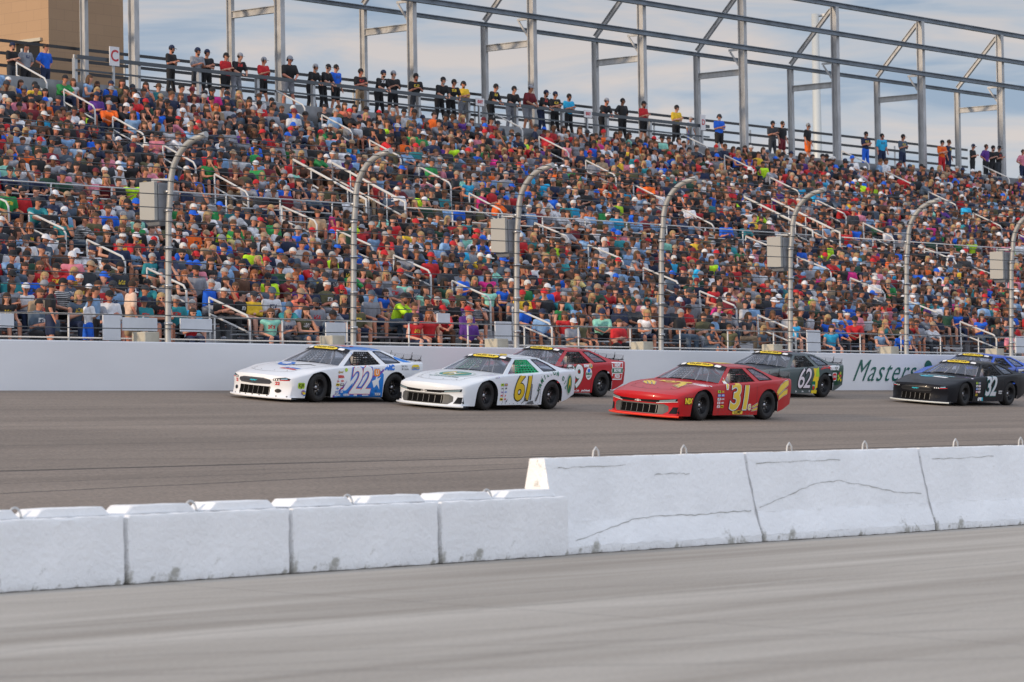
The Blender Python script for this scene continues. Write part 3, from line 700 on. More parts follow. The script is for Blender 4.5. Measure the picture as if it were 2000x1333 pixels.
def wheel_parts(parent, x, side, name='wheel', steer=0.0):
    w = bpy.data.objects.new('wheel', None); C.objects.link(w); w.parent = parent; w.location = (x, side*.83, .345); w.rotation_euler = (0, 0, steer)
    def lathe(prof, name, m, seg=40):
        bm = bmesh.new(); rings = []
        for y, r in prof:
            rings.append([bm.verts.new((r*math.cos(2*math.pi*k/seg), side*y, r*math.sin(2*math.pi*k/seg))) for k in range(seg)])
        for a, b in zip(rings[:-1], rings[1:]):
            for k in range(seg): bm.faces.new((a[k], a[(k+1)%seg], b[(k+1)%seg], b[k])).smooth = True
        return finish(bm, name, m, w)
    lathe([(-.12, .20), (-.135, .27), (-.12, .325), (-.08, .343), (0, .347), (.08, .343), (.115, .328), (.132, .27), (.122, .215), (.10, .195), (-.10, .195)], 'tyre', M_tyre)
    lathe([(.118, .213), (.123, .200), (.105, .19), (.02, .180), (.0, .15), (-.01, .08), (.0, .001)], 'rim', M_rim)
    lathe([(.012, .14), (.015, .11), (.012, .085)], 'brake_disc', M_disc, 24)
    lathe([(.0, .05), (.05, .048), (.055, .001)], 'hub', M_hub, 14)
    bm = bmesh.new()
    for k in range(5):
        a = 2*math.pi*k/5; c = Vector((.085*math.cos(a), side*.02, .085*math.sin(a)))
        bm_tube(bm, [c, c+Vector((0, side*.03, 0))], .012, 6)
    finish(bm, 'lug_nuts', M_hub, w)
    bm = bmesh.new()
    for k in range(10):
        a = 2*math.pi*k/10
        bm_beam(bm, (.10*math.cos(a), side*.012, .10*math.sin(a)), (.178*math.cos(a), side*.03, .178*math.sin(a)), .03, .012, (0, 1, 0))
    finish(bm, 'rim_spokes', mat('dark rim spoke', (.05, .05, .055), .35, .5), w)

class Decals:
    """shapes wrapped a few millimetres above the painted shell"""
    def __init__(s, root, body_mesh):
        s.root = root; bm = bmesh.new(); bm.from_mesh(body_mesh); s.tree = BVHTree.FromBMesh(bm); bm.free(); s.lift = {}
    def _emit(s, bm, name, m, mode, lift, cell=.07):
        if mode == 'front': cell = min(cell, .035); lift *= 1.3
        # cut into small facets so that the sheet follows the shell
        for ax in (0, 1):
            cs_ = [v.co[ax] for v in bm.verts]
            if not cs_: bm.free(); return None
            k = math.floor(min(cs_)/cell)+1
            while k*cell < max(cs_):
                no = [0, 0, 0]; no[ax] = 1; co = [0, 0, 0]; co[ax] = k*cell
                bmesh.ops.bisect_plane(bm, geom=bm.verts[:]+bm.edges[:]+bm.faces[:], plane_co=co, plane_no=no); k += 1
        dead = []
        for v in bm.verts:
            a, b = v.co.x, v.co.y
            if mode == 'side': o, d = Vector((a, 3, b)), Vector((0, -1, 0))
            elif mode == 'right': o, d = Vector((a, -3, b)), Vector((0, 1, 0))
            elif mode == 'top': o, d = Vector((a, b, 4)), Vector((0, 0, -1))
            else: o, d = Vector((4, a, b)), Vector((-1, 0, 0))
            h, n, _, _ = s.tree.ray_cast(o, d)
            if h is None: dead.append(v); v.co = o; continue
            if n.dot(d) > 0: n = -n
            v.co = h - d*lift
        if dead: bmesh.ops.delete(bm, geom=dead, context='VERTS')
        bad = [f for f in bm.faces if max(e_.calc_length() for e_ in f.edges) > max(cell*4, .22)]
        if bad: bmesh.ops.delete(bm, geom=bad, context='FACES')
        if not bm.faces: bm.free(); return None
        return finish(bm, name, m, s.root, recalc=False)
    def poly(s, pts, m, mode='side', lift=.004, name='painted_panel', cell=.07):
        bm = bmesh.new(); vs = [bm.verts.new((*p, 0)) for p in pts]; es = [bm.edges.new((vs[i], vs[(i+1) % len(vs)])) for i in range(len(vs))]
        bmesh.ops.triangle_fill(bm, use_beauty=True, edges=es)
        return s._emit(bm, name, m, mode, lift, cell)
    def text(s, string, cx, cy, size, m, mode='side', lift=.008, bold=0.0, shear=0.0, sx=1.0, rot=0.0, name='lettering', spacing=1.0, cell=.09):
        me = text_mesh(string, size, bold, shear, 0, spacing); bm = bmesh.new(); bm.from_mesh(me); bpy.data.meshes.remove(me)
        c, n = math.cos(rot), math.sin(rot); fx = -1 if mode == 'side' else 1
        for v in bm.verts:
            x, y = v.co.x*sx, v.co.y; x, y = x*c-y*n, x*n+y*c
            if mode == 'top': v.co = Vector((cx - 0 + y, cy + -x, 0)) if False else Vector((cx+y*-1*-1, cy-x, 0)) 
            else: v.co = Vector((cx+fx*x, cy+y, 0))
        if mode == 'top':      # read from the front of the car: up points to the cabin
            for v in bm.verts: v.co = Vector((cx-(v.co.x-cx), cy-(v.co.y-cy), 0))
        return s._emit(bm, name, m, mode, lift, cell)
def oval(cx, cy, rx, ry, n=24, p=1.0): return [(cx+rx*math.cos(a)*abs(math.cos(a))**(p-1) if p != 1 else cx+rx*math.cos(a), cy+ry*math.sin(a)) for a in np.linspace(0, 2*math.pi, n, endpoint=False)]
def rrect(cx, cy, w, h, r=.3):
    r = min(w, h)*r; P = []
    for sx_, sy_, a0 in ((1, 1, 0), (-1, 1, 90), (-1, -1, 180), (1, -1, 270)):
        for k in range(4):
            a = R(a0+k*30); P.append((cx+sx_*(w/2-r)+r*math.cos(a), cy+sy_*(h/2-r)+r*math.sin(a)))
    return P
M_yel = mat('yellow vinyl', (.85, .62, .02), .4); M_wht = mat('white vinyl', (.80, .80, .80), .4); M_blk = mat('black vinyl', (.010, .010, .012), .45); M_blk.node_tree.nodes['Principled BSDF'].inputs['Specular IOR Level'].default_value = .2; M_tyre.node_tree.nodes['Principled BSDF'].inputs['Specular IOR Level'].default_value = .25; M_rim.node_tree.nodes['Principled BSDF'].inputs['Specular IOR Level'].default_value = .3
M_red = mat('red vinyl', (.62, .02, .02), .4); M_blu = mat('blue vinyl', (.015, .16, .60), .4); M_grn = mat('green vinyl', (.0, .16, .07), .4)
M_lim = mat('lime vinyl', (.42, .62, .03), .4); M_org = mat('orange vinyl', (.85, .26, .02), .4); M_cyn = mat('cyan vinyl', (.04, .50, .65), .4); M_pur = mat('purple vinyl', (.16, .04, .35), .4)
M_silv = mat('grey grille surround', (.09, .09, .085), .5, .1)

def race_car(label, px_front, Y, yaw, body_m, roof_m, nose='chevy', net_m=None, grille_frame=None, lip_m=None, size=1.0):
    z0 = zt(Y-.15)
    X = xat(px_front, Y, z0+.3)
    root = thing('race_car', label, 'race car', group='late model race cars in the pack')
    # left wheels touch the track at (X, Y): the frame axis of the thing sits mid wheelbase on the ground
    bank = math.atan(.098)
    rot = Matrix.Rotation(bank, 4, 'X') @ Matrix.Rotation(math.pi+yaw, 4, 'Z')
    rot = rot @ Matrix.Diagonal((size, size*1.04, size*1.01, 1)); off = rot @ Vector((WB/2, .93, 0))
    root.matrix_world = Matrix.Translation(Vector((X, Y, zt(Y)+.004)) - off) @ rot
    car = root
    def P(o): return o
    # every mesh is modelled with the front axle at x = 0; shift so the root sits mid wheelbase
    body_bm = build_body(nose)
    body = finish(body_bm, 'body_shell', [body_m], None, smooth=32)
    for v in body.data.vertices: v.co.x += WB/2
    body.parent = car
    class Root: pass
    made = []
    dec = Decals(None, body.data)
    # shift decal coordinates: work in front-axle frame
    bm = bmesh.new(); bm.from_mesh(body.data)
    for v in bm.verts: v.co.x -= WB/2
    dec.tree = BVHTree.FromBMesh(bm); bm.free()
    before = set(C.objects)
    # roof colour
    dec.poly([(-1.30, .56), (-1.26, 0), (-1.30, -.56), (-2.56, -.56), (-2.56, .56)], roof_m, 'top', .003, 'roof_panel', .12)
    # windscreen
    o = finish(glass_panel((-1.40, .60, 1.192), (-.735, .86, .845), 12, .07, .10, .05, .05), 'windscreen', M_glass); o.data.materials.append(M_glass)
    bm = glass_panel((-1.395, .615, 1.198), (-1.235, .655, 1.118), 14, .075, .075, .052, .052, 2)
    for v in bm.verts: v.co += Vector((.006, 0, .008))
    finish(bm, 'windscreen_band', M_blk)
    # banner on the band
    for (u0, u1, v0, v1, m_, nm) in ((.34, -.38, .08, .86, M_yel, 'banner'), (.53, .375, .16, .68, M_wht, 'banner_end'), (-.41, -.56, .16, .68, M_wht, 'banner_end')):
        bm = bmesh.new(); prev = None
        for k in range(13):
            u = lerp(u0, u1, k/12); ey = 1-abs(u/.64)**2.4; endt = min(1, min(k, 12-k)/1.5)
            pts = []
            for v in (lerp(.45, v0, .3+.7*endt), lerp(.45, v1, .3+.7*endt)):
                pts.append(bm.verts.new((lerp(-1.395+.075*ey, -1.235+.075*ey, v)+.012, u, lerp(1.198+.052*ey, 1.118+.052*ey, v)+.016)))
            if prev: bm.faces.new((prev[0], prev[1], pts[1], pts[0]))
            prev = pts
        finish(bm, nm, m_)
    me = text_mesh('"CRA JEGS TOUR"', .088, .002, 0, 0, 1.05); bm = bmesh.new(); bm.from_mesh(me); bpy.data.meshes.remove(me)
    for v in bm.verts:
        u = v.co.x*.80-.02; ey = 1-abs(u/.64)**2.4; t = .45-v.co.y/.165
        v.co = Vector((lerp(-1.395+.075*ey, -1.235+.075*ey, t)+.017, u, lerp(1.198+.052*ey, 1.118+.052*ey, t)+.021))
    finish(bm, 'banner_lettering', M_blk)
    # rear glass
    finish(glass_panel((-2.58, .58, 1.192), (-3.20, .74, .945), 10, -.02, -.06, .045, .02), 'rear_window', M_glass)
    def sp_(x, h, s, dy=0): 
        return Vector((x, s*(lerp(.905, .60, h)+dy), lerp(belt(x)-.02, 1.195, h)))
    for s in (1, -1):
        bm = bmesh.new(); bm.faces.new([bm.verts.new(sp_(x, h, s, -.014)) for x, h in ((-2.37, .10), (-2.89, .10), (-2.72, .55), (-2.44, .93), (-2.18, .93))]); q = finish(bm, 'quarter_window', M_glass)
        bm = bmesh.new()
        fr_ = [(-2.37, .10), (-2.89, .10), (-2.72, .55), (-2.44, .93), (-2.18, .93)]
        for a, b in zip(fr_, fr_[1:]+fr_[:1]): bm_tube(bm, [sp_(*a, s, .003), sp_(*b, s, .003)], .011, 5)
        finish(bm, 'window_seal', M_blk)
        bm = bmesh.new(); bm.faces.new([bm.verts.new(sp_(x, h, s, -.014)) for x, h in ((-.90, .05), (-1.16, .05), (-1.24, .55), (-1.22, .52))]); finish(bm, 'vent_window', M_glass)
        # window net: webbing straps
        bm = bmesh.new()
        def np_(a, h): return sp_(lerp(lerp(-1.22, -2.20, a), lerp(-1.55, -2.03, a), h), lerp(.06, .90, h), s, -.018)
        for k in range(8): bm_beam(bm, np_(k/7, 0), np_(k/7, 1), .032, .006, (0, s, 0))
        for k in range(7): bm_beam(bm, np_(0, k/6), np_(1, k/6), .006, .030, (0, 0, 1))
        finish(bm, 'window_net', net_m or M_net)
    # interior: floor pan, dash, seat, roll cage
    bm = bmesh.new(); bm_box(bm, (-3.1, -.80, .22), (-.78, .80, .26)); bm_box(bm, (-1.02, -.78, .26), (-.95, .78, .80)); bm_box(bm, (-3.12, -.78, .26), (-3.06, .78, .90))
    bm_box(bm, (-3.05, -.82, .26), (-.85, -.80, .84)); bm_box(bm, (-3.05, .80, .26), (-.85, .82, .84)); finish(bm, 'cabin_floor', M_int)
    bm = bmesh.new(); bm_box(bm, (-2.02, .18, .30), (-1.55, .60, .42)); bm_box(bm, (-2.15, .18, .42), (-2.02, .60, 1.0)); bm_box(bm, (-2.1, .12, .75), (-1.85, .18, 1.02)); bevel_all(bm, .02, 1); finish(bm, 'seat', mat('seat grey', (.08, .08, .09), .6))
    bm = bmesh.new(); r_ = .021
    for s in (1, -1):
        bm_tube(bm, [(-.95, s*.70, .3), (-.98, s*.72, .84), (-1.50, s*.53, 1.155), (-2.15, s*.53, 1.16), (-2.2, s*.62, .3)], r_, 7)
        bm_tube(bm, [(-2.15, s*.5, 1.15), (-3.0, s*.5, .8)], r_, 7)
        bm_tube(bm, [(-1.02, s*.35, .84), (-1.40, s*.16, 1.18)], .013, 6)
    bm_tube(bm, [(-1.46, .53, 1.165), (-1.46, -.53, 1.165)], r_, 7); bm_tube(bm, [(-2.15, .53, 1.16), (-2.15, -.53, 1.16)], r_, 7)
    bm_tube(bm, [(-2.17, .53, 1.15), (-2.2, -.62, .45)], r_, 7); bm_tube(bm, [(-1.02, .02, .84), (-1.40, .0, 1.2)], .013, 6)
    bm_tube(bm, [(-1.5, -.53, 1.15), (-2.15, -.5, .6)], r_, 7); bm_tube(bm, [(-1.46, 0, 1.165), (-2.15, .3, 1.16)], r_, 7)
    finish(bm, 'roll_cage', M_cage)
    # underbody and wheel wells
    bm = bmesh.new(); bm_box(bm, (-3.5, -.62, .14), (.7, .62, .40)); bm_box(bm, (-2.2, -.93, .13), (-.47, .93, .20)); bm_box(bm, (-3.6, -.86, .42), (-3.12, .86, .60))
    for c_, r__ in ((0, ARCH_F), (-WB, ARCH_R)):
        for s in (-1, 1): 
            bm_box(bm, (c_-r__-.01, s*.60-.01, .16), (c_+r__+.01, s*.60+.01, .72))
            bm_box(bm, (c_-r__-.03, min(s*.60, s*.93), .20), (c_-r__-.012, max(s*.60, s*.93), .62)); bm_box(bm, (c_+r__+.012, min(s*.60, s*.93), .20), (c_+r__+.03, max(s*.60, s*.93), .60))
    finish(bm, 'chassis', M_dark)
    # splitter lip following the nose
    bm = bmesh.new(); pr = []
    for k in range(25):
        u = lerp(-1, 1, k/24); y = u*.95; x = .82+.33*(1-abs(u)**2.6)+.08
        pr.append((x, y))
    A = [[bm.verts.new((x+dx, y*(1+dx*.1), z)) for x, y in pr] for dx, z in ((-.25, .105), (.0, .105), (.012, .085), (.0, .065), (-.25, .065))]
    for a, b in zip(A[:-1], A[1:]):
        for k in range(24): bm.faces.new((a[k], a[k+1], b[k+1], b[k]))
    finish(bm, 'splitter', lip_m or body_m)
    # rear spoiler: clear blade on short struts
    bm = bmesh.new(); bm_beam(bm, (-3.72, .84, 1.045), (-3.72, -.84, 1.045), .006, .15); finish(bm, 'spoiler', M_lexan)
    bm = bmesh.new()
    for k in range(7):
        y = lerp(.80, -.80, k/6); bm_beam(bm, (-3.70, y, .97), (-3.74, y, 1.09), .008, .012); bm_beam(bm, (-3.52, y, .97), (-3.71, y, 1.02), .012, .012)
    bm_beam(bm, (-3.70, .84, .985), (-3.70, -.84, .985), .03, .02); finish(bm, 'spoiler_bracket', M_blk)
    for y in (.55, -.1, -.75):
        bm = bmesh.new(); bm_tube(bm, [(-3.66, y, .97), (-3.70, y+.01, 1.17)], [.008, .006], 5); finish(bm, 'antenna', M_blk)
    # grille
    D = dec
    gz = .215 if nose == 'chevy' else .20
    if nose == 'chevy':
        D.poly([(-.62, .125), (.62, .125), (.72, .20), (.71, .31), (.62, .355), (-.62, .355), (-.71, .31), (-.72, .20)], grille_frame or M_silv, 'front', .004, 'grille_surround')
        D.poly(rrect(0, .235, 1.0, .19, .12), M_mesh, 'front', .008, 'grille')
        for s in (1, -1): pass
        # low side vents
        for s in (1, -1):
            D.poly([(s*.735, .15), (s*.895, .15), (s*.895, .30), (s*.80, .30)], M_blk, 'front', .009, 'side_vent', .03)
        # slim lamp bar
        D.poly([(-.87, .425), (-.45, .378), (.45, .378), (.87, .425), (.88, .490), (.50, .445), (0, .428), (-.50, .445), (-.88, .490)], M_blk, 'front', .006, 'lamp_bar')
        for s in (1, -1):
            D.poly([(s*.52, .395), (s*.84, .430), (s*.86, .475), (s*.54, .435)], mat('lamp lens decal', (.22, .30, .33), .2), 'front', .009, 'headlight')
            D.poly([(s*.46, .372), (s*.88, .416), (s*.885, .428), (s*.46, .384)], M_wht, 'front', .010, 'headlight_edge')
        D.poly([(-.09, .390), (-.03, .390), (-.03, .380), (.03, .380), (.03, .390), (.09, .390), (.07, .412), (.03, .412), (.03, .422), (-.03, .422), (-.03, .412), (-.07, .412)], M_wht, 'front', .012, 'badge')
        D.poly([(-.07, .394), (.07, .394), (.055, .408), (-.055, .408)], mat('badge grey', (.15, .15, .15), .3), 'front', .0135, 'badge_fill')
        nd, gw, gh, gc = 6, .94, .17, .235
    else:
        D.poly([(-.44, .385), (-.50, .43), (-.46, .49), (-.30, .52), (.30, .52), (.46, .49), (.50, .43), (.44, .385), (0, .37)], grille_frame or mat('charcoal panel', (.06, .065, .08), .35), 'front', .006, 'upper_grille')
        D.poly(rrect(0, .235, .92, .19, .06), M_mesh, 'front', .008, 'grille')
        for s in (1, -1):
            D.poly(oval(s*.64, .245, .07, .045), M_blk, 'front', .008, 'brake_duct')
            D.poly([(s*.54, .470), (s*.86, .485), (s*.875, .53), (s*.78, .56), (s*.53, .515)], M_blk, 'front', .006, 'headlight')
            D.poly([(s*.68, .478), (s*.86, .492), (s*.868, .505), (s*.70, .497)], M_red, 'front', .009, 'headlight_edge')
            for q in range(3): D.poly([(s*(.56+.05*q), .480), (s*(.585+.05*q), .482), (s*(.575+.05*q), .512), (s*(.55+.05*q), .510)], M_wht, 'front', .009, 'headlight_bar')
            D.poly([(s*.70, .505), (s*.83, .515), (s*.82, .540), (s*.71, .525)], mat('lamp lens blue', (.25, .45, .55), .2), 'front', .0095, 'headlight_lens')
        # galloping horse emblem, simplified outline
        D.poly([(-.12, .452), (-.07, .470), (-.02, .466), (.03, .472), (.08, .462), (.13, .470), (.10, .450), (.05, .446), (.06, .425), (.03, .436), (.0, .444), (-.03, .440), (-.05, .418), (-.055, .442), (-.09, .440)], M_cyn, 'front', .010, 'badge')
        nd, gw, gh, gc = 6, .90, .17, .235
    for q in range(nd+1):
        y = lerp(-gw/2, gw/2, q/nd); D.poly([(y-.005, gc-gh/2), (y+.005, gc-gh/2), (y+.005, gc+gh/2), (y-.005, gc+gh/2)], M_strut, 'front', .014, 'grille_strut', .2)
    # hood seam, hood pins, door seams
    D.poly([(.62, .60), (.80, .3), (.86, 0), (.80, -.3), (.62, -.60), (.61, -.60), (.788, -.3), (.848, 0), (.788, .3), (.61, .60)], mat('panel gap', (.05, .05, .05), .8), 'top', .004, 'hood_seam')
    for s in (1, -1):
        D.poly([(.61, s*.60), (.61, s*.607), (-.70, s*.76), (-.70, s*.752)], _mats['panel gap'], 'top', .004, 'hood_seam')
        for x, y in ((.60, .50), (.70, .2)): D.poly(oval(x, s*y, .016, .016, 8), M_blk, 'top', .008, 'hood_pin')
    for x in (-.62, -2.16): D.poly([(x, .16), (x-.008, .16), (x-.008, .80), (x, .80)], _mats['panel gap'], 'side', .0035, 'door_seam', .2)
    for q in range(10):
        D.poly(oval(lerp(-.6, -2.1, q/9), .15, .011, .011, 6), M_strut, 'side', .006, 'rivet')
    for x in (0.0, -WB):
        for s in (1, -1): 
            before_w = set(C.objects); wheel_parts(None, x, s, steer=(R(4) if x == 0 else 0))
    return root, dec, before
def finish_car(root, before):
    for o in set(C.objects)-before:
        if o.parent is None and o is not root:
            o.parent = root
            if o.type == 'EMPTY': o.location.x += WB/2
            else:
                for v in o.data.vertices: v.co.x += WB/2
def number(D, s, cx, cy, size, layers, shear=.25, sx=1.0, mode='side', spacing=.95, base=.010):
    """layers: list of (outline thickness, material), widest first"""
    for k, (b, m_) in enumerate(layers):
        D.text(s, cx, cy, size, m_, mode, base+.003*k, b, shear, sx, name='race_number' if k == len(layers)-1 else 'number_outline', spacing=spacing)
def sticker(D, cx, cy, w, h, bgm, txt=None, tm=None, size=None, mode='side', shear=0, r=.25, bold=.002, lift=.009):
    if bgm: D.poly(rrect(cx, cy, w, h, r), bgm, mode, lift, 'sticker', .15)
    if txt: 
        q = size or h*.85; D.text(txt, cx, cy, q, tm or M_blk, mode, lift+.003, bold, shear, min(1.0, w*.92/(q*.58*max(1, len(txt)))), name='sticker_lettering', cell=.2)
def small_stack(D, x, z0, mats):
    """column of contingency stickers behind the front wheel"""
    for k, (bgm, txt, tm) in enumerate(mats):
        sticker(D, x-.155*(k % 2), z0-.085*(k//2), .13, .06, bgm, txt, tm, .05)

# ---- number 22, white and blue
P_white = paint('pearl white paint', (.78, .79, .81)); P_blue = paint('bright blue paint', (.02, .20, .62))
root, D, before = race_car('white race car number 22 with blue roof, leading the pack', 619, 50.0, R(-.5), P_white, P_blue, 'mustang')
for q in ([(-.50,.12),(-.85,.30),(-.78,.16),(-1.15,.46),(-1.08,.30),(-1.45,.20),(-2.2,.12)], [(-1.35,.12),(-1.65,.60),(-1.72,.48),(-1.98,.70),(-1.90,.36),(-2.10,.76),(-2.22,.66),(-2.22,.12)], [(-.60,.12),(-.70,.26),(-1.5,.34),(-2.0,.30),(-2.22,.12)]):
    D.poly(q, P_blue, 'side', .004, 'blue_flash')
D.poly([(-1.36,1.10),(-1.48,1.27),(-2.62,1.27),(-2.80,1.08),(-3.30,.945),(-3.02,.945),(-2.70,1.04),(-2.46,1.155),(-1.52,1.155)], P_blue, 'side', .003, 'roof_side', .1)
D.poly([(-.48,.12),(-.48,.16),(-.85,.40),(-.95,.52),(-.84,.34),(-.60,.20),(-.52,.12)], M_pur, 'side', .0055, 'purple_flash')
D.poly([(-2.05,.62),(-2.22,.74),(-2.24,.80),(-2.0,.66),(-1.8,.62),(-1.82,.58)], M_pur, 'side', .0055, 'purple_flash')
D.poly([(-1.82,.50),(-1.90,.34),(-2.0,.42),(-2.1,.30),(-2.05,.50),(-2.12,.60),(-1.98,.55)], M_wht, 'side', .0065, 'white_flash')
number(D, '22', -1.40, .49, .90, [(.066, M_blu), (.032, M_red), (.018, M_wht)], .22, .90, spacing=.86)
sticker(D, .585, .385, .20, .14, M_lim, 'KJR', M_blk, .13, lift=.006)
D.text('tilton', -1.62, .185, .10, M_wht, 'side', .012, .003); D.text('ACDelco', -.62, .175, .075, M_wht, 'side', .012, .002, .2, .8); D.text('VORTEX', -.95, .175, .07, M_wht, 'side', .012, .003, .2, .8); D.text('five', -1.27, .175, .08, M_wht, 'side', .012, .003); D.text('YOKOK', -2.05, .19, .08, M_wht, 'side', .012, .004, 0, .7)
sticker(D, -1.98, .70, .20, .17, M_org, 'U', M_wht, .15); D.text('Under dash', -1.98, .80, .045, M_blu, 'side', .009)
D.text('ARC', -2.42, .82, .16, M_blu, 'side', .012, .014); sticker(D, -3.40, .80, .34, .19, M_yel, 'LENCO', M_blu, .10, r=.5)
D.text('Sid Vici', -2.95, .86, .075, M_blk, 'side', .009); D.text('& Cooks', -2.98, .79, .075, M_blk, 'side', .009)
D.text('SIERRA', -.72, .60, .085, M_red, 'side', .009, .005, 0, .8); D.poly(oval(-.90, .76, .05, .045), M_lim, 'side', .009, 'sticker'); D.text('Speed', -.70, .71, .07, mat('gold vinyl', (.45,.34,.15), .4), 'side', .009, .004, .3)
small_stack(D, -.62, .50, [(None,'Joe', M_red), (None,'MSD', M_red), (M_yel,'Moser', M_blk), (M_blk,'BFG', M_wht), (None,'Lucas', M_blu), (None,'Simpson', M_red), (M_wht,'NAPA', M_blu), (M_blu,'ASA', M_wht)])
sticker(D, .44, .21, .15, .12, M_blu, None); D.poly([(.44,.21),(.49,.25),(.54,.21),(.49,.17)], M_yel, 'side', .012, 'sticker')
sticker(D, .52, .23, .10, .10, M_pur, 'SUN', M_yel, .045, lift=.010);
D.text('LTI', .30, .34, .12, M_blu, 'top', .010, .012, .3, 2.4); D.text('BOMB', .42, .34, .10, M_red, 'top', .010, .008, .3, 1.6); D.text('Cantrell Metrology Company', -.05, -.05, .085, M_blk, 'top', .010, 0, .5, .85)
D.poly([(.05,-.10),(-.25,-.05),(-.50,-.25),(-.55,-.50),(-.38,-.62),(-.15,-.48),(-.0,-.35)], M_blu, 'top', .006, 'hood_graphic'); D.poly([(-.15,-.22),(-.32,-.20),(-.45,-.36),(-.30,-.48),(-.18,-.38)], M_wht, 'top', .009, 'hood_graphic'); D.poly([(-.30,.60),(-.42,.30),(-.18,-.02),(-.1,-.02),(-.35,.34)], M_blk, 'top', .007, 'hood_graphic')
D.poly([(-1.45,.25),(-1.7,.32),(-2.1,.05),(-1.9,-.28),(-1.5,-.22)], M_wht, 'top', .012, 'roof_number'); D.text('22', -1.75, 0, .5, M_red, 'top', .016, .02, .2)
D.text('22', -.62, .41, .10, M_red, 'front', .010, .004, .2); D.text('22', .62, .41, .10, M_red, 'front', .010, .004, .2)
for q in range(9): D.poly(oval(lerp(-.84, .84, q/8), .125, .014, .014, 8), M_blk, 'front', .010, 'splitter_bolt')
finish_car(root, before)

# ---- number 61, white with green window net
root, D, before = race_car('plain white race car number 61 with green window net and scuffed door', 947, 47.5, R(3.2), paint('cool white paint', (.74, .77, .80)), _mats['cool white paint'], 'chevy', net_m=mat('green window net', (.01, .42, .16), .6), lip_m=paint('lip white', (.62, .66, .70)))
number(D, '61', -1.42, .52, .88, [(.050, M_blk), (.024, mat('gold yellow vinyl', (.70, .48, .02), .4))], .22, .95, spacing=.86)
for k, ch in enumerate('HAMILTON OIL'):
    a = lerp(R(168), R(20), k/11); cx_, cy_ = -WB+.02-.56*math.cos(a)*1.0, .36+.52*math.sin(a)
    D.text(ch, -WB-.0-.60*-math.cos(a)*-1, cy_, .15, M_grn, 'side', .010, .006, 0, .8, rot=(a-math.pi/2)*.75)
D.poly(oval(-3.40, .60, .15, .26), mat('pale emblem', (.55, .58, .52), .4), 'side', .006, 'emblem'); D.poly(oval(-3.40, .60, .12, .22), M_grn, 'side', .008, 'emblem'); D.poly([(-3.33,.46),(-3.36,.72),(-3.43,.78),(-3.47,.50),(-3.42,.60),(-3.38,.58)], _mats['gold yellow vinyl'], 'side', .010, 'emblem')
scuff = mat('dark scuff marks', (.10, .10, .105), .8, vary=.5, vscale=12)
for q in ([(-1.72,.22),(-1.76,.62),(-1.79,.62),(-1.78,.24)], [(-1.95,.22),(-2.05,.40),(-2.04,.60),(-1.96,.68),(-2.07,.58),(-2.09,.40),(-2.00,.20)], [(-1.60,.14),(-1.9,.14),(-1.86,.22),(-1.66,.19)], [(-1.40,.18),(-1.50,.22),(-1.46,.17)], [(-.72,.18),(-.80,.27),(-.79,.20)], [(-1.50,.2),(-1.60,.24),(-1.56,.3),(-1.5,.24)]): D.poly(q, scuff, 'side', .022, 'scuff_mark')
small_stack(D, -.56, .60, [(M_lim,'M', M_blk), (M_pur,'SUN', M_yel), (None,'Joe', M_blk), (None,'GM', M_blk), (None,'Lucas', M_pur), (None,'ASA', M_blu), (None,'MSD', M_red), (None,'JR', M_red), (M_yel,'Moser', M_blk), (None,'JOE', M_red)])
D.poly(rrect(-.42, .84, .2, .03, .2), M_pur, 'side', .02, 'sticker'); sticker(D, -.35, .785, .17, .05, M_pur, 'hoosier', M_wht, .04)
D.poly(oval(-.02, .02, .44, .50, 30), mat('pale green ring', (.50, .56, .53), .4), 'top', .005, 'hood_emblem'); D.poly(oval(-.02, .02, .38, .44, 30), P_white, 'top', .0065, 'hood_emblem'); D.poly(oval(-.02, .02, .34, .40, 30), mat('teal green vinyl', (.02, .24, .20), .4), 'top', .008, 'hood_emblem')
D.poly([(-.34,.28),(.26,.06),(.30,-.04),(-.34,.02),(-.05,.0)], mat('gold brush vinyl', (.55,.42,.10), .4), 'top', .010, 'hood_emblem'); D.poly([(-.2,-.05),(.22,-.16),(.05,-.3),(-.34,-.2)], _mats['gold brush vinyl'], 'top', .010, 'hood_emblem'); D.text('N', -.02, .0, .30, M_wht, 'top', .013, .01)
D.text('Michelangelo Investments Wabash', .44, .02, .075, mat('dark green script', (.02,.16,.14), .4), 'top', .009, .004, 0, .8)
D.poly([(-1.35,.30),(-1.60,.34),(-2.1,-.02),(-1.75,-.45),(-1.55,-.40),(-1.85,-.02)], _mats['gold yellow vinyl'], 'top', .008, 'roof_number'); 
D.poly([(-1.30,.42),(-1.30,.36),(-2.3,.36),(-2.3,.42)], P_white, 'top', .006, 'roof_strip')
finish_car(root, before)

# ---- number 31, red with yellow swooshes
P_red = paint('racing red paint', (.47, .008, .012))
root, D, before = race_car("bright red race car number 31 with yellow swooshes", 1368, 44.2, R(.5), P_red, P_red, 'chevy', lip_m=paint('fluorescent red lip', (.80, .05, .02)), size=1.045)
gold = mat('golden yellow vinyl', (.80, .56, .05), .4)
number(D, "31", -1.47, .53, .86, [(.056, M_blk), (.044, M_wht), (.024, gold)], .12, 1.08, spacing=.92)
for b_, m_ in ((.03, M_wht), (.008, gold)): D.text("'", -.90, .60, .80, m_, 'side', .012+b_*-.1+.003, b_, .1, name='race_number')
for b_, m_ in ((.02, M_wht), (.004, gold)): D.text('c', -1.88, .32, .24, m_, 'side', .013-b_*.1, b_, name='race_number')
def swoosh(pts, w, mode):
    for (grow, m_, l) in ((.016, M_wht, .0065), (.008, M_blk, .008), (0, gold, .0095)):
        L_ = [(x, y+w*t+grow) for x, y, t in pts]; R_ = [(x, y-w*t-grow) for x, y, t in pts][::-1]
        D.poly(L_+R_, m_, mode, l, 'yellow_swoosh')
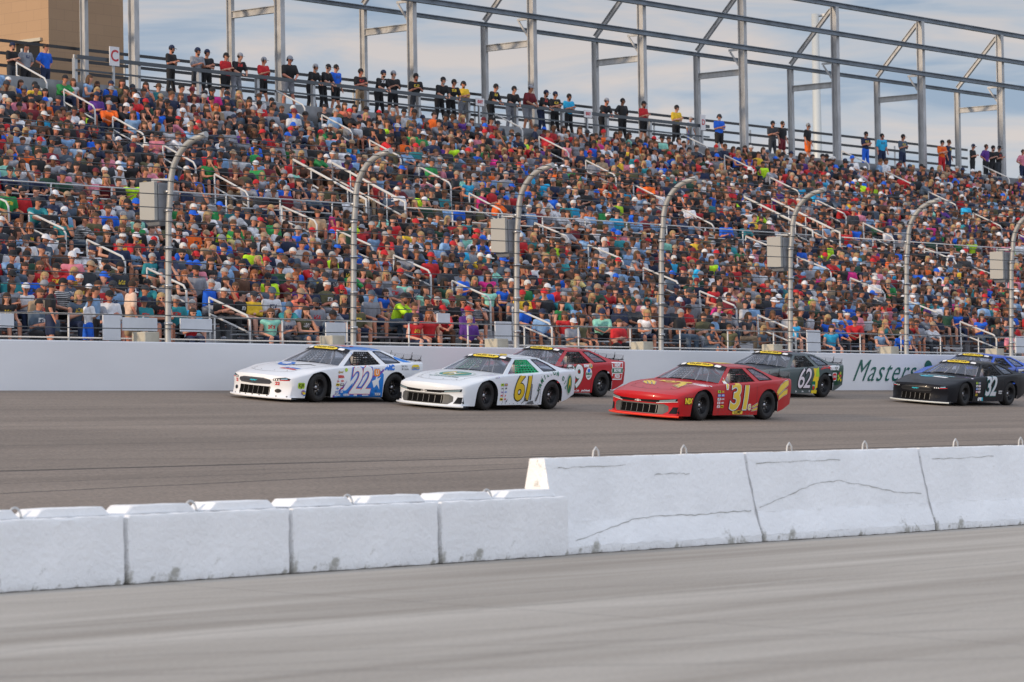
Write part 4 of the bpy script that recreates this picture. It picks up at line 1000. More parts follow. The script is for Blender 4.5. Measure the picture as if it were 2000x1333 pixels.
swoosh([(-2.92,.52,.1),(-3.0,.62,.6),(-3.15,.72,1),(-3.35,.82,.9),(-3.55,.87,.6)], .085, 'side')
swoosh([(-2.96,.44,.1),(-3.1,.52,.8),(-3.3,.62,1),(-3.5,.66,.9)], .055, 'side')
swoosh([(-1.98,.30,.1),(-2.08,.32,.8),(-2.22,.37,.9)], .022, 'side'); swoosh([(-1.98,.22,.1),(-2.08,.24,.8),(-2.22,.27,.9)], .022, 'side')
for k in range(3):
    swoosh([(.45-.05*k, .55-.10*k, .2), (.20-.05*k, .50-.07*k, .8), (-.05-.05*k, .40-.05*k+.02, 1), (-.3, .20+.0*k-.03*k, .5)], .046, 'top')
    swoosh([(.42-.02*k, -.10-.11*k, .2), (.20, -.26-.12*k, .8), (.0, -.40-.11*k, 1), (-.18+.05*k, -.60-.08*k, .5)][:3 if k == 2 else 4], .052, 'top')
D.text('KAMP', -.20, .05, .24, gold, 'top', .010, .014, 0, 1.3); D.text('MOTORS', -.02, .05, .06, gold, 'top', .010, .004)
D.text('31', -1.85, -.06, .62, gold, 'top', .010, .06, 0, 1.3); D.text('Hoosier', -.16, .81, .10, M_wht, 'side', .02, .006)
for b_, m_ in ((.018, M_blk), (.004, M_yel)): D.text('NIX', .55, .44, .17, m_, 'side', .012-b_*.1, b_+.006, 0, .8)
small_stack(D, -.60, .66, [(M_lim,'M', M_blk), (None,'CRC', M_yel), (M_blu,'SUN', M_wht), (M_blu,'ASA', M_wht), (M_wht,'CP', M_blk), (None,'LUCAS', M_wht), (M_wht,'JR', M_red), (None,'MSD', M_wht), (M_wht,'Joe', M_red), (M_yel,'Moser', M_blk)])
sticker(D, -1.42, .185, .42, .09, gold, 'COMP', M_blk, .10)
for q in range(12): D.poly(oval(lerp(-.55, -2.1, q/11), .24, .010, .010, 6), M_strut, 'side', .006, 'rivet')
finish_car(root, before)

# ---- number 9, red behind 61
root, D, before = race_car('dark red race car number 29 with pizza panel on its tail, behind white car 61', 1051, 51.3, R(0), paint('deep red paint', (.46, .008, .018)), _mats['deep red paint'], 'chevy')
number(D, '29', -1.42, .52, .80, [(.044, M_grn), (.022, M_wht)], .05, .95, spacing=.88)
D.text('SUNNY', -1.93, .82, .085, M_wht, 'side', .010, .010, .1, .8); D.poly(oval(-2.12, .83, .055, .065), M_yel, 'side', .010, 'sticker'); D.text('D', -2.12, .83, .09, M_blu, 'side', .013, .006)
D.poly(oval(-2.03, .62, .13, .16), M_wht, 'side', .008, 'sticker'); D.poly(oval(-2.03, .70, .06, .05), M_blu, 'side', .010, 'sticker'); D.text('BUSCH', -2.03, .61, .085, M_grn, 'side', .010, .006, 0, .85); D.text('LIGHT', -2.03, .53, .05, M_grn, 'side', .010, .002)
D.poly([(-3.04,.46),(-3.04,.62),(-3.01,.70),(-3.04,.78),(-3.02,.93),(-3.60,.93),(-3.58,.80),(-3.62,.70),(-3.58,.60),(-3.56,.46)], M_wht, 'side', .006, 'sponsor_panel')
D.poly([(-3.08,.49),(-3.08,.62),(-3.56,.62),(-3.53,.49)], M_red, 'side', .008, 'sponsor_panel'); D.poly([(-3.08,.79),(-3.06,.90),(-3.55,.90),(-3.55,.79)], M_red, 'side', .008, 'sponsor_panel'); D.poly([(-3.04,.645),(-3.04,.765),(-3.59,.765),(-3.59,.645)], M_grn, 'side', .009, 'sponsor_panel')
D.text('HUNT', -3.30, .845, .115, M_wht, 'side', .012, .010, 0, .9); D.text('BROTHERS', -3.31, .705, .105, M_wht, 'side', .013, .006, 0, .72); D.text('PIZZA', -3.31, .555, .115, M_wht, 'side', .012, .010, 0, .85)
D.text('Four Hats Cafe', -1.45, .175, .07, M_wht, 'side', .010, .002); D.text('pmd/wheels', -1.95, .175, .075, M_wht, 'side', .010, .003, .2)
D.poly([(-1.4,.2),(-2.0,.3),(-2.2,-.2),(-1.5,-.2)], M_wht, 'top', .008, 'roof_number'); D.poly([(-1.55,.1),(-1.9,.2),(-2.0,-.1),(-1.6,-.1)], M_grn, 'top', .011, 'roof_number')
finish_car(root, before)

# ---- number 62, dark green grey
root, D, before = race_car('dark green-grey race car number 62 with fruit artwork on its tail', 1508, 50.9, R(.5), paint('slate green paint', (.075, .10, .102)), paint('navy black paint', (.02, .028, .045)), 'mustang')
D.poly([(.62,.56),(.72,.3),(.74,0),(.72,-.3),(.62,-.56),(-.68,-.74),(-.68,.74)], _mats['navy black paint'], 'top', .0035, 'hood_panel', .1)
number(D, '62', -1.50, .52, .80, [(.036, M_blk), (.006, mat('pinkish white vinyl', (.78, .70, .74), .4))], .25, .95, spacing=.88)
D.poly([(-1.95,.12),(-1.98,.50),(-2.05,.66),(-1.98,.88),(-2.25,.90),(-2.28,.40),(-2.22,.12)], M_yel, 'side', .005, 'fruit_art'); D.poly([(-2.10,.60),(-2.15,.80),(-2.26,.88),(-2.30,.60)], M_lim, 'side', .007, 'fruit_art')
D.poly([(-2.98,.36),(-3.0,.92),(-3.66,.95),(-3.70,.42),(-3.4,.36)], paint('dark green paint', (.01,.06,.035)), 'side', .005, 'green_panel')
D.poly([(-2.35,.80),(-2.5,.90),(-3.0,.93),(-2.98,.80),(-2.7,.85)], M_red, 'side', .006, 'apple_art')
D.text('TREETOP', -3.12, .85, .16, M_wht, 'side', .012, .014, 0, .82); sticker(D, -3.12, .60, .22, .20, M_red, 'TREE', M_wht, .08); D.poly(rrect(-3.12,.60,.26,.24,.2), M_wht, 'side', .007, 'sticker')
for x_, z_, m_ in ((-3.35,.62,M_lim), (-3.45,.56,M_yel), (-3.36,.52,M_lim), (-3.52,.62,M_red), (-3.5,.7,M_lim), (-3.42,.68,M_red), (-3.55,.5,M_yel)): D.poly(oval(x_, z_, .05, .045, 12), m_, 'side', .010, 'fruit_art')
sticker(D, -2.03, .34, .18, .26, M_grn, 'TREE', M_wht, .07); D.poly(oval(-2.03,.28,.05,.06,12), M_red, 'side', .014, 'apple_art')
for x_, s_ in ((-.8,'ARP'), (-1.15,'JRi'), (-1.5,'five'), (-1.85,'VP')): D.text(s_, x_, .175, .065, M_wht, 'side', .010, .003)
D.poly([(-1.4,.3),(-2.0,.25),(-2.1,-.2),(-1.45,-.2)], M_red, 'top', .008, 'roof_number'); D.text('62', -1.75, 0, .4, M_wht, 'top', .011, .01)
finish_car(root, before)

# ---- number 32, black
root, D, before = race_car('satin black race car number 32 with white splitter edge at the right picture edge', 1882, 47.7, R(1.2), mat('satin black paint', (.010, .011, .015), .36, coat=.2), _mats['satin black paint'] if 'satin black paint' in _mats else M_blk, 'mustang', grille_frame=mat('satin black panel', (.018, .02, .024), .4), lip_m=mat('white lip', (.62, .64, .62), .5))
_mats['satin black paint'].node_tree.nodes['Principled BSDF'].inputs['Specular IOR Level'].default_value = .12; _mats['satin black paint'].node_tree.nodes['Principled BSDF'].inputs['Coat Weight'].default_value = .12
number(D, '32', -1.42, .55, .80, [(.044, M_grn), (.036, M_cyn), (.032, M_blk), (.020, mat('silver grey vinyl', (.60, .62, .64), .35))], .22, .90, spacing=.86)
D.text('E-Lineservices', -.12, -.05, .20, mat('pale cyan vinyl', (.30, .58, .66), .4), 'top', .010, .006, 0, 1.0); D.poly([(.22,.40),(.12,.46),(.02,.30),(.02,-.05),(.14,-.08),(.2,.1)], M_wht, 'top', .008, 'hood_graphic'); D.poly([(.14,-.05),(.02,-.05),(.05,-.46),(.20,-.42),(.24,-.2)], M_cyn, 'top', .008, 'hood_graphic')
D.text('GSR', -.83, .19, .12, M_wht, 'side', .010, .012, .1, 1.1); D.text('R', -.98, .19, .12, M_cyn, 'side', .013, .012, .1, 1.1); D.text('DANSON', -2.02, .42, .05, M_wht, 'side', .010, .002); D.text('WEALTH', -2.02, .36, .05, M_wht, 'side', .010, .002)
small_stack(D, -.60, .66, [(M_lim,'M', M_blk), (M_blu,'SUN', M_yel), (M_wht,'Joe', M_blk), (M_wht,'CP', M_red), (M_blu,'ASA', M_wht), (M_wht,'JRi', M_blk), (M_red,'MSD', M_wht), (M_wht,'JR', M_red), (M_yel,'Moser', M_blk)])
sticker(D, -.34, .79, .14, .045, M_pur, 'hoosier', M_wht, .035)
finish_car(root, before)

# ---- blue car half hidden behind 32
root, D, before = race_car('blue and white race car half hidden behind the black car 32', 1908, 51.4, R(0), paint('metallic blue paint', (.015, .10, .58)), _mats['metallic blue paint'], 'chevy')
D.poly([(-2.4,.5),(-2.4,.9),(-3.7,.95),(-3.7,.4)], P_white, 'side', .004, 'white_panel'); D.poly([(.3,.3),(.0,.5),(-.5,.2),(-.4,-.3),(.1,-.4)], P_white, 'top', .005, 'hood_graphic')
number(D, '7', -1.42, .52, .80, [(.03, M_blk), (.012, M_wht)])
finish_car(root, before)

# ================================================================== people
def hull(bm, pts):
    vs = [bm.verts.new(p) for p in pts]; r = bmesh.ops.convex_hull(bm, input=vs)
    gone = set()
    for k in ('geom_interior', 'geom_unused'):
        for g_ in r[k]:
            if isinstance(g_, bmesh.types.BMVert): gone.add(g_)
    if gone: bmesh.ops.delete(bm, geom=list(gone), context='VERTS')
_sph = []
for i in range(1, 6):
    for j in range(10): _sph.append(Vector((math.sin(math.pi*i/6)*math.cos(2*math.pi*j/10), math.sin(math.pi*i/6)*math.sin(2*math.pi*j/10), math.cos(math.pi*i/6))))
_sph += [Vector((0,0,1)), Vector((0,0,-1))]
def capsule(bm, a, ra, b=None, rb=None, sc=(1,1,1)):
    a = Vector(a); P_ = [a+Vector((p.x*ra*sc[0], p.y*ra*sc[1], p.z*ra*sc[2])) for p in _sph]
    if b is not None:
        b = Vector(b); P_ += [b+Vector((p.x*rb*sc[0], p.y*rb*sc[1], p.z*rb*sc[2])) for p in _sph]
    t = bmesh.new(); hull(t, P_); me = bpy.data.meshes.new('t'); t.to_mesh(me); t.free(); bm.from_mesh(me); bpy.data.meshes.remove(me)
def fuse(bm, voxel, ratio, name):
    me = bpy.data.meshes.new('t'); bm.to_mesh(me); bm.free(); o = bpy.data.objects.new('t', me); C.objects.link(o)
    m = o.modifiers.new('r', 'REMESH'); m.mode = 'VOXEL'; m.voxel_size = voxel; m.use_smooth_shade = True
    s = o.modifiers.new('s', 'SMOOTH'); s.factor = .5; s.iterations = 2
    d = o.modifiers.new('d', 'DECIMATE'); d.ratio = ratio
    bpy.context.view_layer.update(); out = bpy.data.meshes.new_from_object(o.evaluated_get(bpy.context.evaluated_depsgraph_get())); out.name = name
    bpy.data.objects.remove(o); bpy.data.meshes.remove(me)
    for p in out.polygons: p.use_smooth = True
    return out
def pose(kind, arms, lean=.1, turn=0.0, spread=.12, rs=None):
    """joint positions in metres; faces -Y; origin on the floor under the hips"""
    J = {}
    if kind == 'sit':
        hz = .53; J['hip'] = Vector((0, 0, hz)); 
        for s in (1, -1):
            J['hj', s] = Vector((s*.09, -.02, hz)); J['kn', s] = Vector((s*(.10+spread), -.43, .53)); J['an', s] = Vector((s*(.10+spread*.9), -.44, .09)); J['toe', s] = Vector((s*(.11+spread), -.60, .04))
        trunk = .50
    else:
        hz = .93; J['hip'] = Vector((0, .06 if lean > .2 else 0, hz))
        for s in (1, -1):
            J['hj', s] = J['hip']+Vector((s*.09, 0, -.02)); J['kn', s] = Vector((s*(.11+spread*.3), -.02+.05*(s > 0), .49)); J['an', s] = Vector((s*(.12+spread*.5), .03-.06*(s > 0), .09)); J['toe', s] = J['an', s]+Vector((s*.03, -.16, -.05))
        trunk = .52
    up = Vector((0, -math.sin(lean), math.cos(lean))); J['waist'] = J['hip']+up*.16; J['chest'] = J['hip']+up*.36; J['neck'] = J['hip']+up*trunk
    for s in (1, -1): J['sh', s] = J['hip']+up*(trunk-.06)+Vector((s*.20, 0, 0))
    J['head'] = J['neck']+Vector((0, -.035-.05*math.sin(lean), .165)); J['turn'] = turn
    A = {'thigh': lambda s: ((s*.27, .02, -.27), (s*(.10+spread), -.36, -.36)),
         'knees': lambda s: ((s*.20, -.26, -.22), (s*.04, -.46, -.30)),
         'cross': lambda s: ((s*.24, -.04, -.27), (-s*.07, -.20, -.22-.03*s)),
         'chin': lambda s: ((s*.20, -.24, -.24), (s*.03, -.18, .07)) if s > 0 else ((s*.24, -.10, -.26), (s*.02, -.32, -.26)),
         'phone': lambda s: ((s*.24, -.04, -.27), (s*.07, -.24, -.20)),
         'hang': lambda s: ((s*.25, .03, -.28), (s*.27, -.06, -.52)),
         'rail': lambda s: ((s*.25, -.10, -.27), (s*.10, -.30, -.40)),
         'hips': lambda s: ((s*.36, .06, -.24), (s*.19, -.03, -.36))}[arms]
    for s in (1, -1):
        e_, h = A(s); base = J['sh', s].copy(); base.x = 0
        J['el', s] = base+Vector(e_); J['ha', s] = base+Vector(h)
    return J
def make_person_meshes(tag_, J, shorts, build, female, cap, headset=False, long_sleeve=False, lo=False):
    V1, V2 = (.019, .30) if not lo else (.034, .33)
    bd = build; out = {}
    H = J['head']; T = Matrix.Rotation(J['turn'], 3, 'Z') @ Matrix.Rotation(.12, 3, 'X')
    hp = lambda x, y, z: H+T@Vector((x, y, z))
    bm = bmesh.new()
    capsule(bm, hp(0, .012, .03), .094, hp(0, -.005, .0), .084); capsule(bm, hp(0, -.02, -.055), .056, hp(0, -.038, -.085), .036)
    capsule(bm, hp(0, -.095, -.005), .010, hp(0, -.108, -.03), .015)                 # nose
    capsule(bm, hp(0, -.082, .022), .020, hp(0, -.080, .022), .02, (2.2, .8, .5))    # brow
    capsule(bm, hp(0, -.080, -.062), .011, hp(0, -.082, -.062), .01, (2.2, 1, .8))   # mouth
    for s in (1, -1): capsule(bm, hp(s*.088, .01, -.005), .020, None, None, (.5, .8, 1.3))
    capsule(bm, J['neck']+Vector((0, 0, -.04)), .06, hp(0, .02, -.05), .052)
    capsule(bm, J['chest'], .135*bd, J['waist'], .125*bd, (1.15, .78, 1)); capsule(bm, J['hip'], .135*bd, J['waist'], .12*bd, (1.15, .85, .9))
    for s in (1, -1):
        capsule(bm, J['sh', s], .058, J['neck']+Vector((0, 0, -.05)), .06); capsule(bm, J['sh', s], .056, J['chest'], .10)
        capsule(bm, J['sh', s], .060, J['el', s], .047); capsule(bm, J['el', s], .047, J['ha', s], .030)
        d = (J['ha', s]-J['el', s]).normalized(); sd_ = Vector((1, 0, 0)) if abs(d.x) < .8 else Vector((0, 0, 1)); pm = J['ha', s]+d*.05
        capsule(bm, J['ha', s], .028, pm, .036, (1, .8, .8))
        if not lo:
            for q in range(4): 
                b_ = pm+sd_*(.028-.019*q); capsule(bm, b_, .0125, b_+d*(.055+.012*(q in (1, 2)))+Vector((0, 0, -.02)), .010)
            capsule(bm, J['ha', s]+sd_*s*-.02, .015, J['ha', s]+sd_*s*-.045+d*.05, .012)
        capsule(bm, J['hj', s], .092*bd, J['kn', s], .060); capsule(bm, J['kn', s], .062, J['an', s]+Vector((0, 0, .15)), .052); capsule(bm, J['an', s]+Vector((0, 0, .15)), .052, J['an', s], .038)
        capsule(bm, J['an', s]+Vector((0, .03, -.03)), .04, J['toe', s], .035)
    out['body'] = fuse(bm, V1, V2 if lo else .22, 'person')
    g_ = .016
    bm = bmesh.new(); capsule(bm, J['chest'], .15*bd+g_, J['waist'], .138*bd+g_, (1.2, .84, 1)); capsule(bm, J['hip']+Vector((0, 0, -.01)), .13*bd+g_, J['waist'], .125*bd+g_, (1.15, .86, .8))
    if female: capsule(bm, J['chest']+Vector((.06, -.09, .03)), .065, J['chest']+Vector((-.06, -.09, .03)), .065)
    for s in (1, -1):
        capsule(bm, J['sh', s], .066+g_, J['neck']+Vector((0, 0, -.075)), .055+g_); capsule(bm, J['sh', s], .062+g_, J['chest'], .12+g_)
        if not (female and bd < .95): capsule(bm, J['sh', s], .062+g_, J['sh', s].lerp(J['el', s], .75), .060+g_)
        if long_sleeve: capsule(bm, J['el', s], .042+g_, J['ha', s].lerp(J['el', s], .1), .028+g_)
    out['shirt'] = fuse(bm, .024 if not lo else .036, .30, 'shirt')
    bm = bmesh.new(); capsule(bm, J['hip']+Vector((0, 0, -.03)), .13*bd+.018, J['hip']+Vector((0, 0, .05)), .12*bd+.014, (1.15, .88, .9))
    for s in (1, -1):
        if shorts: capsule(bm, J['hj', s], .095*bd+.018, J['hj', s].lerp(J['kn', s], .85), .070+.022)
        else: capsule(bm, J['hj', s], .095*bd+.014, J['kn', s], .062+.016); capsule(bm, J['kn', s], .064+.014, J['an', s]+Vector((0, 0, .02)), .045+.018)
    out['shorts' if shorts else 'trousers'] = fuse(bm, .024 if not lo else .036, .30, 'lower')
    if not lo:
        bm = bmesh.new()
        for s in (1, -1): capsule(bm, J['an', s]+Vector((0, .035, -.04)), .047, J['toe', s]+Vector((0, -.01, 0)), .042, (1, 1, .95))
        out['shoes'] = fuse(bm, .02, .3, 'shoes')
    # hair or cap
    bm = bmesh.new(); capsule(bm, Vector((0, .014, .036)), .104, Vector((0, .006, .01)), .098)
    if female: capsule(bm, Vector((0, .06, .0)), .075, Vector((.02, .075, -.20)), .05); capsule(bm, Vector((.07, .03, .0)), .04, Vector((.09, .02, -.14)), .03); capsule(bm, Vector((-.07, .03, .0)), .04, Vector((-.09, .02, -.14)), .03)
    cut = [v for v in bm.verts if (v.co.y < -.02 and v.co.z < (.035 if not cap else .02)) or (v.co.z < -.03 and not female)]
    bmesh.ops.delete(bm, geom=[v for v in cut], context='VERTS') if not female else bmesh.ops.delete(bm, geom=[v for v in bm.verts if v.co.y < -.03 and v.co.z < .03], context='VERTS')
    for v in bm.verts: v.co = H+T@v.co
    for f in bm.faces: f.smooth = True
    me = bpy.data.meshes.new('hair'); bm.to_mesh(me); bm.free(); out['hair'] = me
    if cap:
        bm = bmesh.new(); capsule(bm, Vector((0, .008, .052)), .106, Vector((0, .006, .035)), .106); bmesh.ops.delete(bm, geom=[v for v in bm.verts if v.co.z < .028], context='VERTS')
        a_ = [bm.verts.new((.088*math.sin(q), -.075-.012-.095*math.cos(q)*(1 if cap == 1 else .6), .036-.018*math.cos(q))) for q in np.linspace(-1.35, 1.35, 9)]; b_ = [bm.verts.new((v.co.x, v.co.y+.0, v.co.z+.008)) for v in a_]
        bm.faces.new(a_); bm.faces.new(b_[::-1])
        if cap == 2:
            ring = [bm.verts.new((.17*math.cos(q), .19*math.sin(q), .032+.018*math.cos(2*q))) for q in np.linspace(0, 2*math.pi, 16, endpoint=False)]; ri = [bm.verts.new((.095*math.cos(q), .10*math.sin(q), .038)) for q in np.linspace(0, 2*math.pi, 16, endpoint=False)]
            for q in range(16): bm.faces.new((ring[q], ring[(q+1)%16], ri[(q+1)%16], ri[q]))
        for v in bm.verts: v.co = H+T@v.co
        for f in bm.faces: f.smooth = True
        me = bpy.data.meshes.new('cap'); bm.to_mesh(me); bm.free(); out['hat' if cap == 2 else 'cap'] = me
    if not lo:
        bm = bmesh.new()
        for s in (1, -1): capsule(bm, Vector((s*.034, -.094, .003)), .019, None, None, (1.25, .35, .8))
        bm_beam(bm, (.07, -.082, .006), (-.07, -.082, .006), .01, .008)
        for v in bm.verts: v.co = H+T@v.co
        me = bpy.data.meshes.new('sunglasses'); bm.to_mesh(me); bm.free(); out['sunglasses'] = me
        bm = bmesh.new()
        for s in (1, -1): capsule(bm, Vector((s*.034, -.088, .004)), .012, None, None, (1.3, .5, .7))
        for v in bm.verts: v.co = H+T@v.co
        me = bpy.data.meshes.new('eyes'); bm.to_mesh(me); bm.free(); out['eyes'] = me
        if not female:
            bm = bmesh.new(); capsule(bm, Vector((0, -.030, -.078)), .058, Vector((0, -.040, -.10)), .045); bmesh.ops.delete(bm, geom=[v for v in bm.verts if v.co.z > -.058], context='VERTS')
            for v in bm.verts: v.co = H+T@v.co
            for f in bm.faces: f.smooth = True
            me = bpy.data.meshes.new('beard'); bm.to_mesh(me); bm.free(); out['beard'] = me
        if headset:
            bm = bmesh.new()
            for s in (1, -1): capsule(bm, Vector((s*.105, .01, .0)), .042, None, None, (.55, .85, 1.15))
            bm_tube(bm, [(.108*math.cos(q), .012, .12*math.sin(q)+.02) for q in np.linspace(0, math.pi, 10)], .010, 6)
            for v in bm.verts: v.co = H+T@v.co
            me = bpy.data.meshes.new('headset'); bm.to_mesh(me); bm.free(); out['headset'] = me
    return out

COL = {'black': (.012,.012,.014), 'charcoal': (.03,.034,.042), 'grey': (.24,.25,.28), 'white': (.66,.66,.68), 'navy': (.012,.022,.06), 'red': (.50,.015,.02), 'maroon': (.14,.010,.018),
       'blue': (.008,.11,.60), 'light blue': (.20,.34,.54), 'teal': (.02,.22,.25), 'green': (.02,.24,.06), 'dark green': (.015,.06,.035), 'pink': (.62,.20,.26), 'magenta': (.60,.02,.20), 'orange': (.80,.13,.01),
       'lime': (.50,.80,.02), 'tan': (.34,.24,.15), 'olive': (.09,.085,.04), 'purple': (.10,.03,.22), 'yellow': (.75,.48,.03), 'pale yellow': (.60,.50,.20), 'cyan': (.02,.36,.62), 'mint': (.25,.58,.46), 'salmon': (.85,.22,.13), 'brown': (.10,.045,.025), 'slate': (.07,.10,.14), 'cream': (.70,.50,.38)}
PAL = ['black']*20+['charcoal']*12+['grey']*15+['lime']*1+['white']*13+['navy']*14+['red']*7+['maroon']*5+['blue']*6+['light blue']*10+['teal']*3+['green']*2+['dark green']*3+['pink']*4+['magenta']*1+['orange']*1+['tan']*3+['olive']*5+['purple']*2+['yellow']*1+['cyan']*2+['mint']*2+['brown']*3+['slate']*7
PANTS = ['black']*5+['charcoal']*4+['navy']*6+['tan']*4+['grey']*3+['slate']*6+['brown']
HAIRC = {'black': (.012,.010,.009), 'dark brown': (.035,.018,.010), 'brown': (.09,.045,.02), 'blond': (.38,.25,.11), 'grey': (.34,.33,.32), 'white': (.62,.60,.57), 'red': (.22,.07,.02)}
CAPC = ['black']*7+['white']*2+['grey']*2+['navy']*4+['charcoal']*4+['tan']*2+['red','red','blue','maroon','slate']
SKIN = [(.50,.21,.125), (.56,.27,.175), (.50,.19,.12), (.40,.165,.09), (.60,.31,.22), (.20,.085,.045)]
def cloth(c): return mat(c+' cloth', COL[c], .85, vary=.22, vscale=9)
_pr = {}
def printed(c, kind, k):
    """shirt cloth with a chest print or stripes that belong to the garment"""
    key = (c, kind, k)
    if key in _pr: return _pr[key]
    m = cloth(c).copy(); m.name = f'{c} shirt cloth with {"print" if k < 3 else "stripes"}'; nt = m.node_tree; N = nt.nodes.new; L = nt.links.new; b = nt.nodes['Principled BSDF']
    src = b.inputs['Base Color'].links[0].from_socket; t = N('ShaderNodeTexCoord'); se = N('ShaderNodeSeparateXYZ'); L(t.outputs['Object'], se.inputs[0])
    dark = sum(COL[c]) < .6; pc = ((.6,.6,.6), (.55,.05,.04), (.7,.5,.05))[k % 3] if dark else ((.02,.03,.10), (.05,.05,.05), (.5,.02,.03))[k % 3]
    def band(sock, lo, hi):
        a = N('ShaderNodeMath'); a.operation = 'GREATER_THAN'; L(sock, a.inputs[0]); a.inputs[1].default_value = lo
        c_ = N('ShaderNodeMath'); c_.operation = 'LESS_THAN'; L(sock, c_.inputs[0]); c_.inputs[1].default_value = hi
        q = N('ShaderNodeMath'); q.operation = 'MULTIPLY'; L(a.outputs[0], q.inputs[0]); L(c_.outputs[0], q.inputs[1]); return q.outputs[0]
    def mul(x, y):
        q = N('ShaderNodeMath'); q.operation = 'MULTIPLY'; L(x, q.inputs[0]); L(y, q.inputs[1]); return q.outputs[0]
    if k < 3:
        z0 = .80 if kind == 'sit' else 1.24
        fac = mul(mul(band(se.outputs[0], -.10, .10), band(se.outputs[2], z0, z0+.10)), band(se.outputs[1], -1, -.02))
        no_ = N('ShaderNodeTexNoise'); no_.inputs['Scale'].default_value = 24; L(t.outputs['Object'], no_.inputs[0]); fac = mul(fac, band(no_.outputs[0], .46, 1))
    else:
        w = N('ShaderNodeMath'); w.operation = 'MULTIPLY'; L(se.outputs[2], w.inputs[0]); w.inputs[1].default_value = 150; sn = N('ShaderNodeMath'); sn.operation = 'SINE'; L(w.outputs[0], sn.inputs[0]); fac = band(sn.outputs[0], .3, 2)
    mx_ = N('ShaderNodeMix'); mx_.data_type = 'RGBA'; L(fac, mx_.inputs[0]); L(src, mx_.inputs[6]); mx_.inputs[7].default_value = (*pc, 1); L(mx_.outputs[2], b.inputs['Base Color'])
    _pr[key] = m; return m
def hairm(c): return mat(c+' hair', HAIRC[c], .8, vary=.3, vscale=30)
skins = [mat('skin %s' % w, SKIN[i], .55, vary=.10, vscale=12) for i, w in enumerate(('tanned','fair','sunburnt','olive','pale','brown'))]
r0 = random.Random(3)
SIT = []; LOW = []
specs = [('thigh', .12, .1), ('knees', .42, -.1), ('cross', .10, .25), ('chin', .30, -.2), ('phone', .18, -.4), ('knees', .50, .4), ('thigh', .05, -.3), ('cross', .16, 0), ('phone', .25, .2), ('thigh', .2, .5)]
for i, (ar, ln, tn) in enumerate(specs):
    fem = i in (3, 6, 8); cp = 0 if fem else (2 if i == 7 else (1 if i in (0, 1, 4, 5) else 0)); bd = (1.0, 1.12, 1.25, .88, 1.0, 1.05, .92, 1.15, .86, 1.08)[i]
    J = pose('sit', ar, ln, tn, .04 if fem else .10+.02*(i % 3)); sh = i % 3 != 2
    SIT.append((make_person_meshes('s%d' % i, J, sh, bd, fem, cp, long_sleeve=(i == 7)), fem, cp, sh))
    LOW.append((make_person_meshes('l%d' % i, J, sh, bd, fem, cp, lo=True), fem, cp))
STD = []
for i, (ar, ln, tn, bd, sh, cp) in enumerate([('cross', .04, .5, 1.0, False, 1), ('rail', .42, .4, 1.05, False, 1), ('hang', .03, .7, 1.0, True, 0), ('rail', .30, .2, 1.25, True, 1), ('hips', .02, .3, 1.1, False, 0), ('phone', .06, .6, .95, True, 1), ('cross', .02, -.2, 1.2, True, 1)]):
    J = pose('stand', ar, ln, tn, .12); STD.append((make_person_meshes('t%d' % i, J, sh, bd, False, cp, headset=True), False, cp, sh))
def slot(o, m):
    if not o.data.materials: o.data.materials.append(m)
    o.material_slots[0].link = 'OBJECT'; o.material_slots[0].material = m
protos = {}
def person(kind, i, loc, rz, scale, shirt, pants, hair, capc, label, group, glasses=False, headset=False, mirror=1):
    tpl, fem, cp, sh = (SIT if kind == 'sit' else STD)[i]
    b = bpy.data.objects.new('person', tpl['body']); C.objects.link(b); b.location = loc; b.rotation_euler = (0, 0, rz); b.scale = (scale, scale, scale)
    slot(b, skins[int(r0.random()*r0.random()*6)]); tag(b, label, 'person', group)
    beard = r0.random() < .6
    for k, me in tpl.items():
        if k == 'body' or (k == 'sunglasses' and not glasses) or (k == 'headset' and not headset) or (k in ('cap', 'hat') and not capc) or (k == 'eyes' and glasses) or (k == 'beard' and beard): continue
        o = bpy.data.objects.new(k, me); C.objects.link(o); o.parent = b
        slot(o, {'shirt': (printed(shirt, kind, r0.choice((0,1,2,0,1,2,0,1,2,3)) if kind == 'sit' else r0.randrange(3)) if r0.random() < .45 else cloth(shirt)), 'eyes': M_blk, 'beard': hairm(hair), 'shorts': cloth(pants), 'trousers': cloth(pants), 'shoes': cloth(r0.choice(['white', 'black', 'grey'])), 'hair': hairm(hair), 'cap': cloth(capc or 'black'), 'hat': cloth(capc or 'tan'), 'sunglasses': M_blk, 'headset': M_blk}[k])
    return b
count = 0
# --- people on the top walkway
top = [(22,'black','charcoal',0),(50,'grey','black',4),(88,'blue','navy',4),(333,'black','black',0),(384,'grey','charcoal',5),(403,'black','black',0),(440,'red','black',6),(462,'black','grey',1),(513,'red','black',5),(563,'black','grey',3),
       (608,'black','black',1),(632,'black','black',1),(655,'blue','black',2),(703,'black','tan',0),(741,'black','black',1),(767,'black','black',5),(811,'black','charcoal',5),(859,'black','black',1),(881,'black','black',1),(904,'yellow','grey',6),
       (960,'black','black',1),(998,'black','grey',1),(1031,'maroon','grey',3),(1058,'black','navy',1),(1083,'black','black',0),(1110,'cyan','black',0),(1178,'black','black',1),(1215,'black','black',4),(1256,'red','black',6),(1320,'yellow','black',0),
       (1348,'white','blue',2),(1404,'blue','black',6),(1508,'charcoal','charcoal',0),(1527,'black','maroon',2),(1577,'black','orange',2),(1690,'navy','blue',0),(1722,'cyan','navy',2),(1762,'slate','navy',5),(1839,'orange','red',0),(1852,'navy','navy',2),(1899,'black','black',0),(1925,'purple','black',4),(1938,'black','black',5),(1950,'black','charcoal',0),(1997,'pink','navy',4)]
near = lambda px: min(range(len(cols_px)), key=lambda k: abs(cols_px[k]-px))
seen_lbl = {}
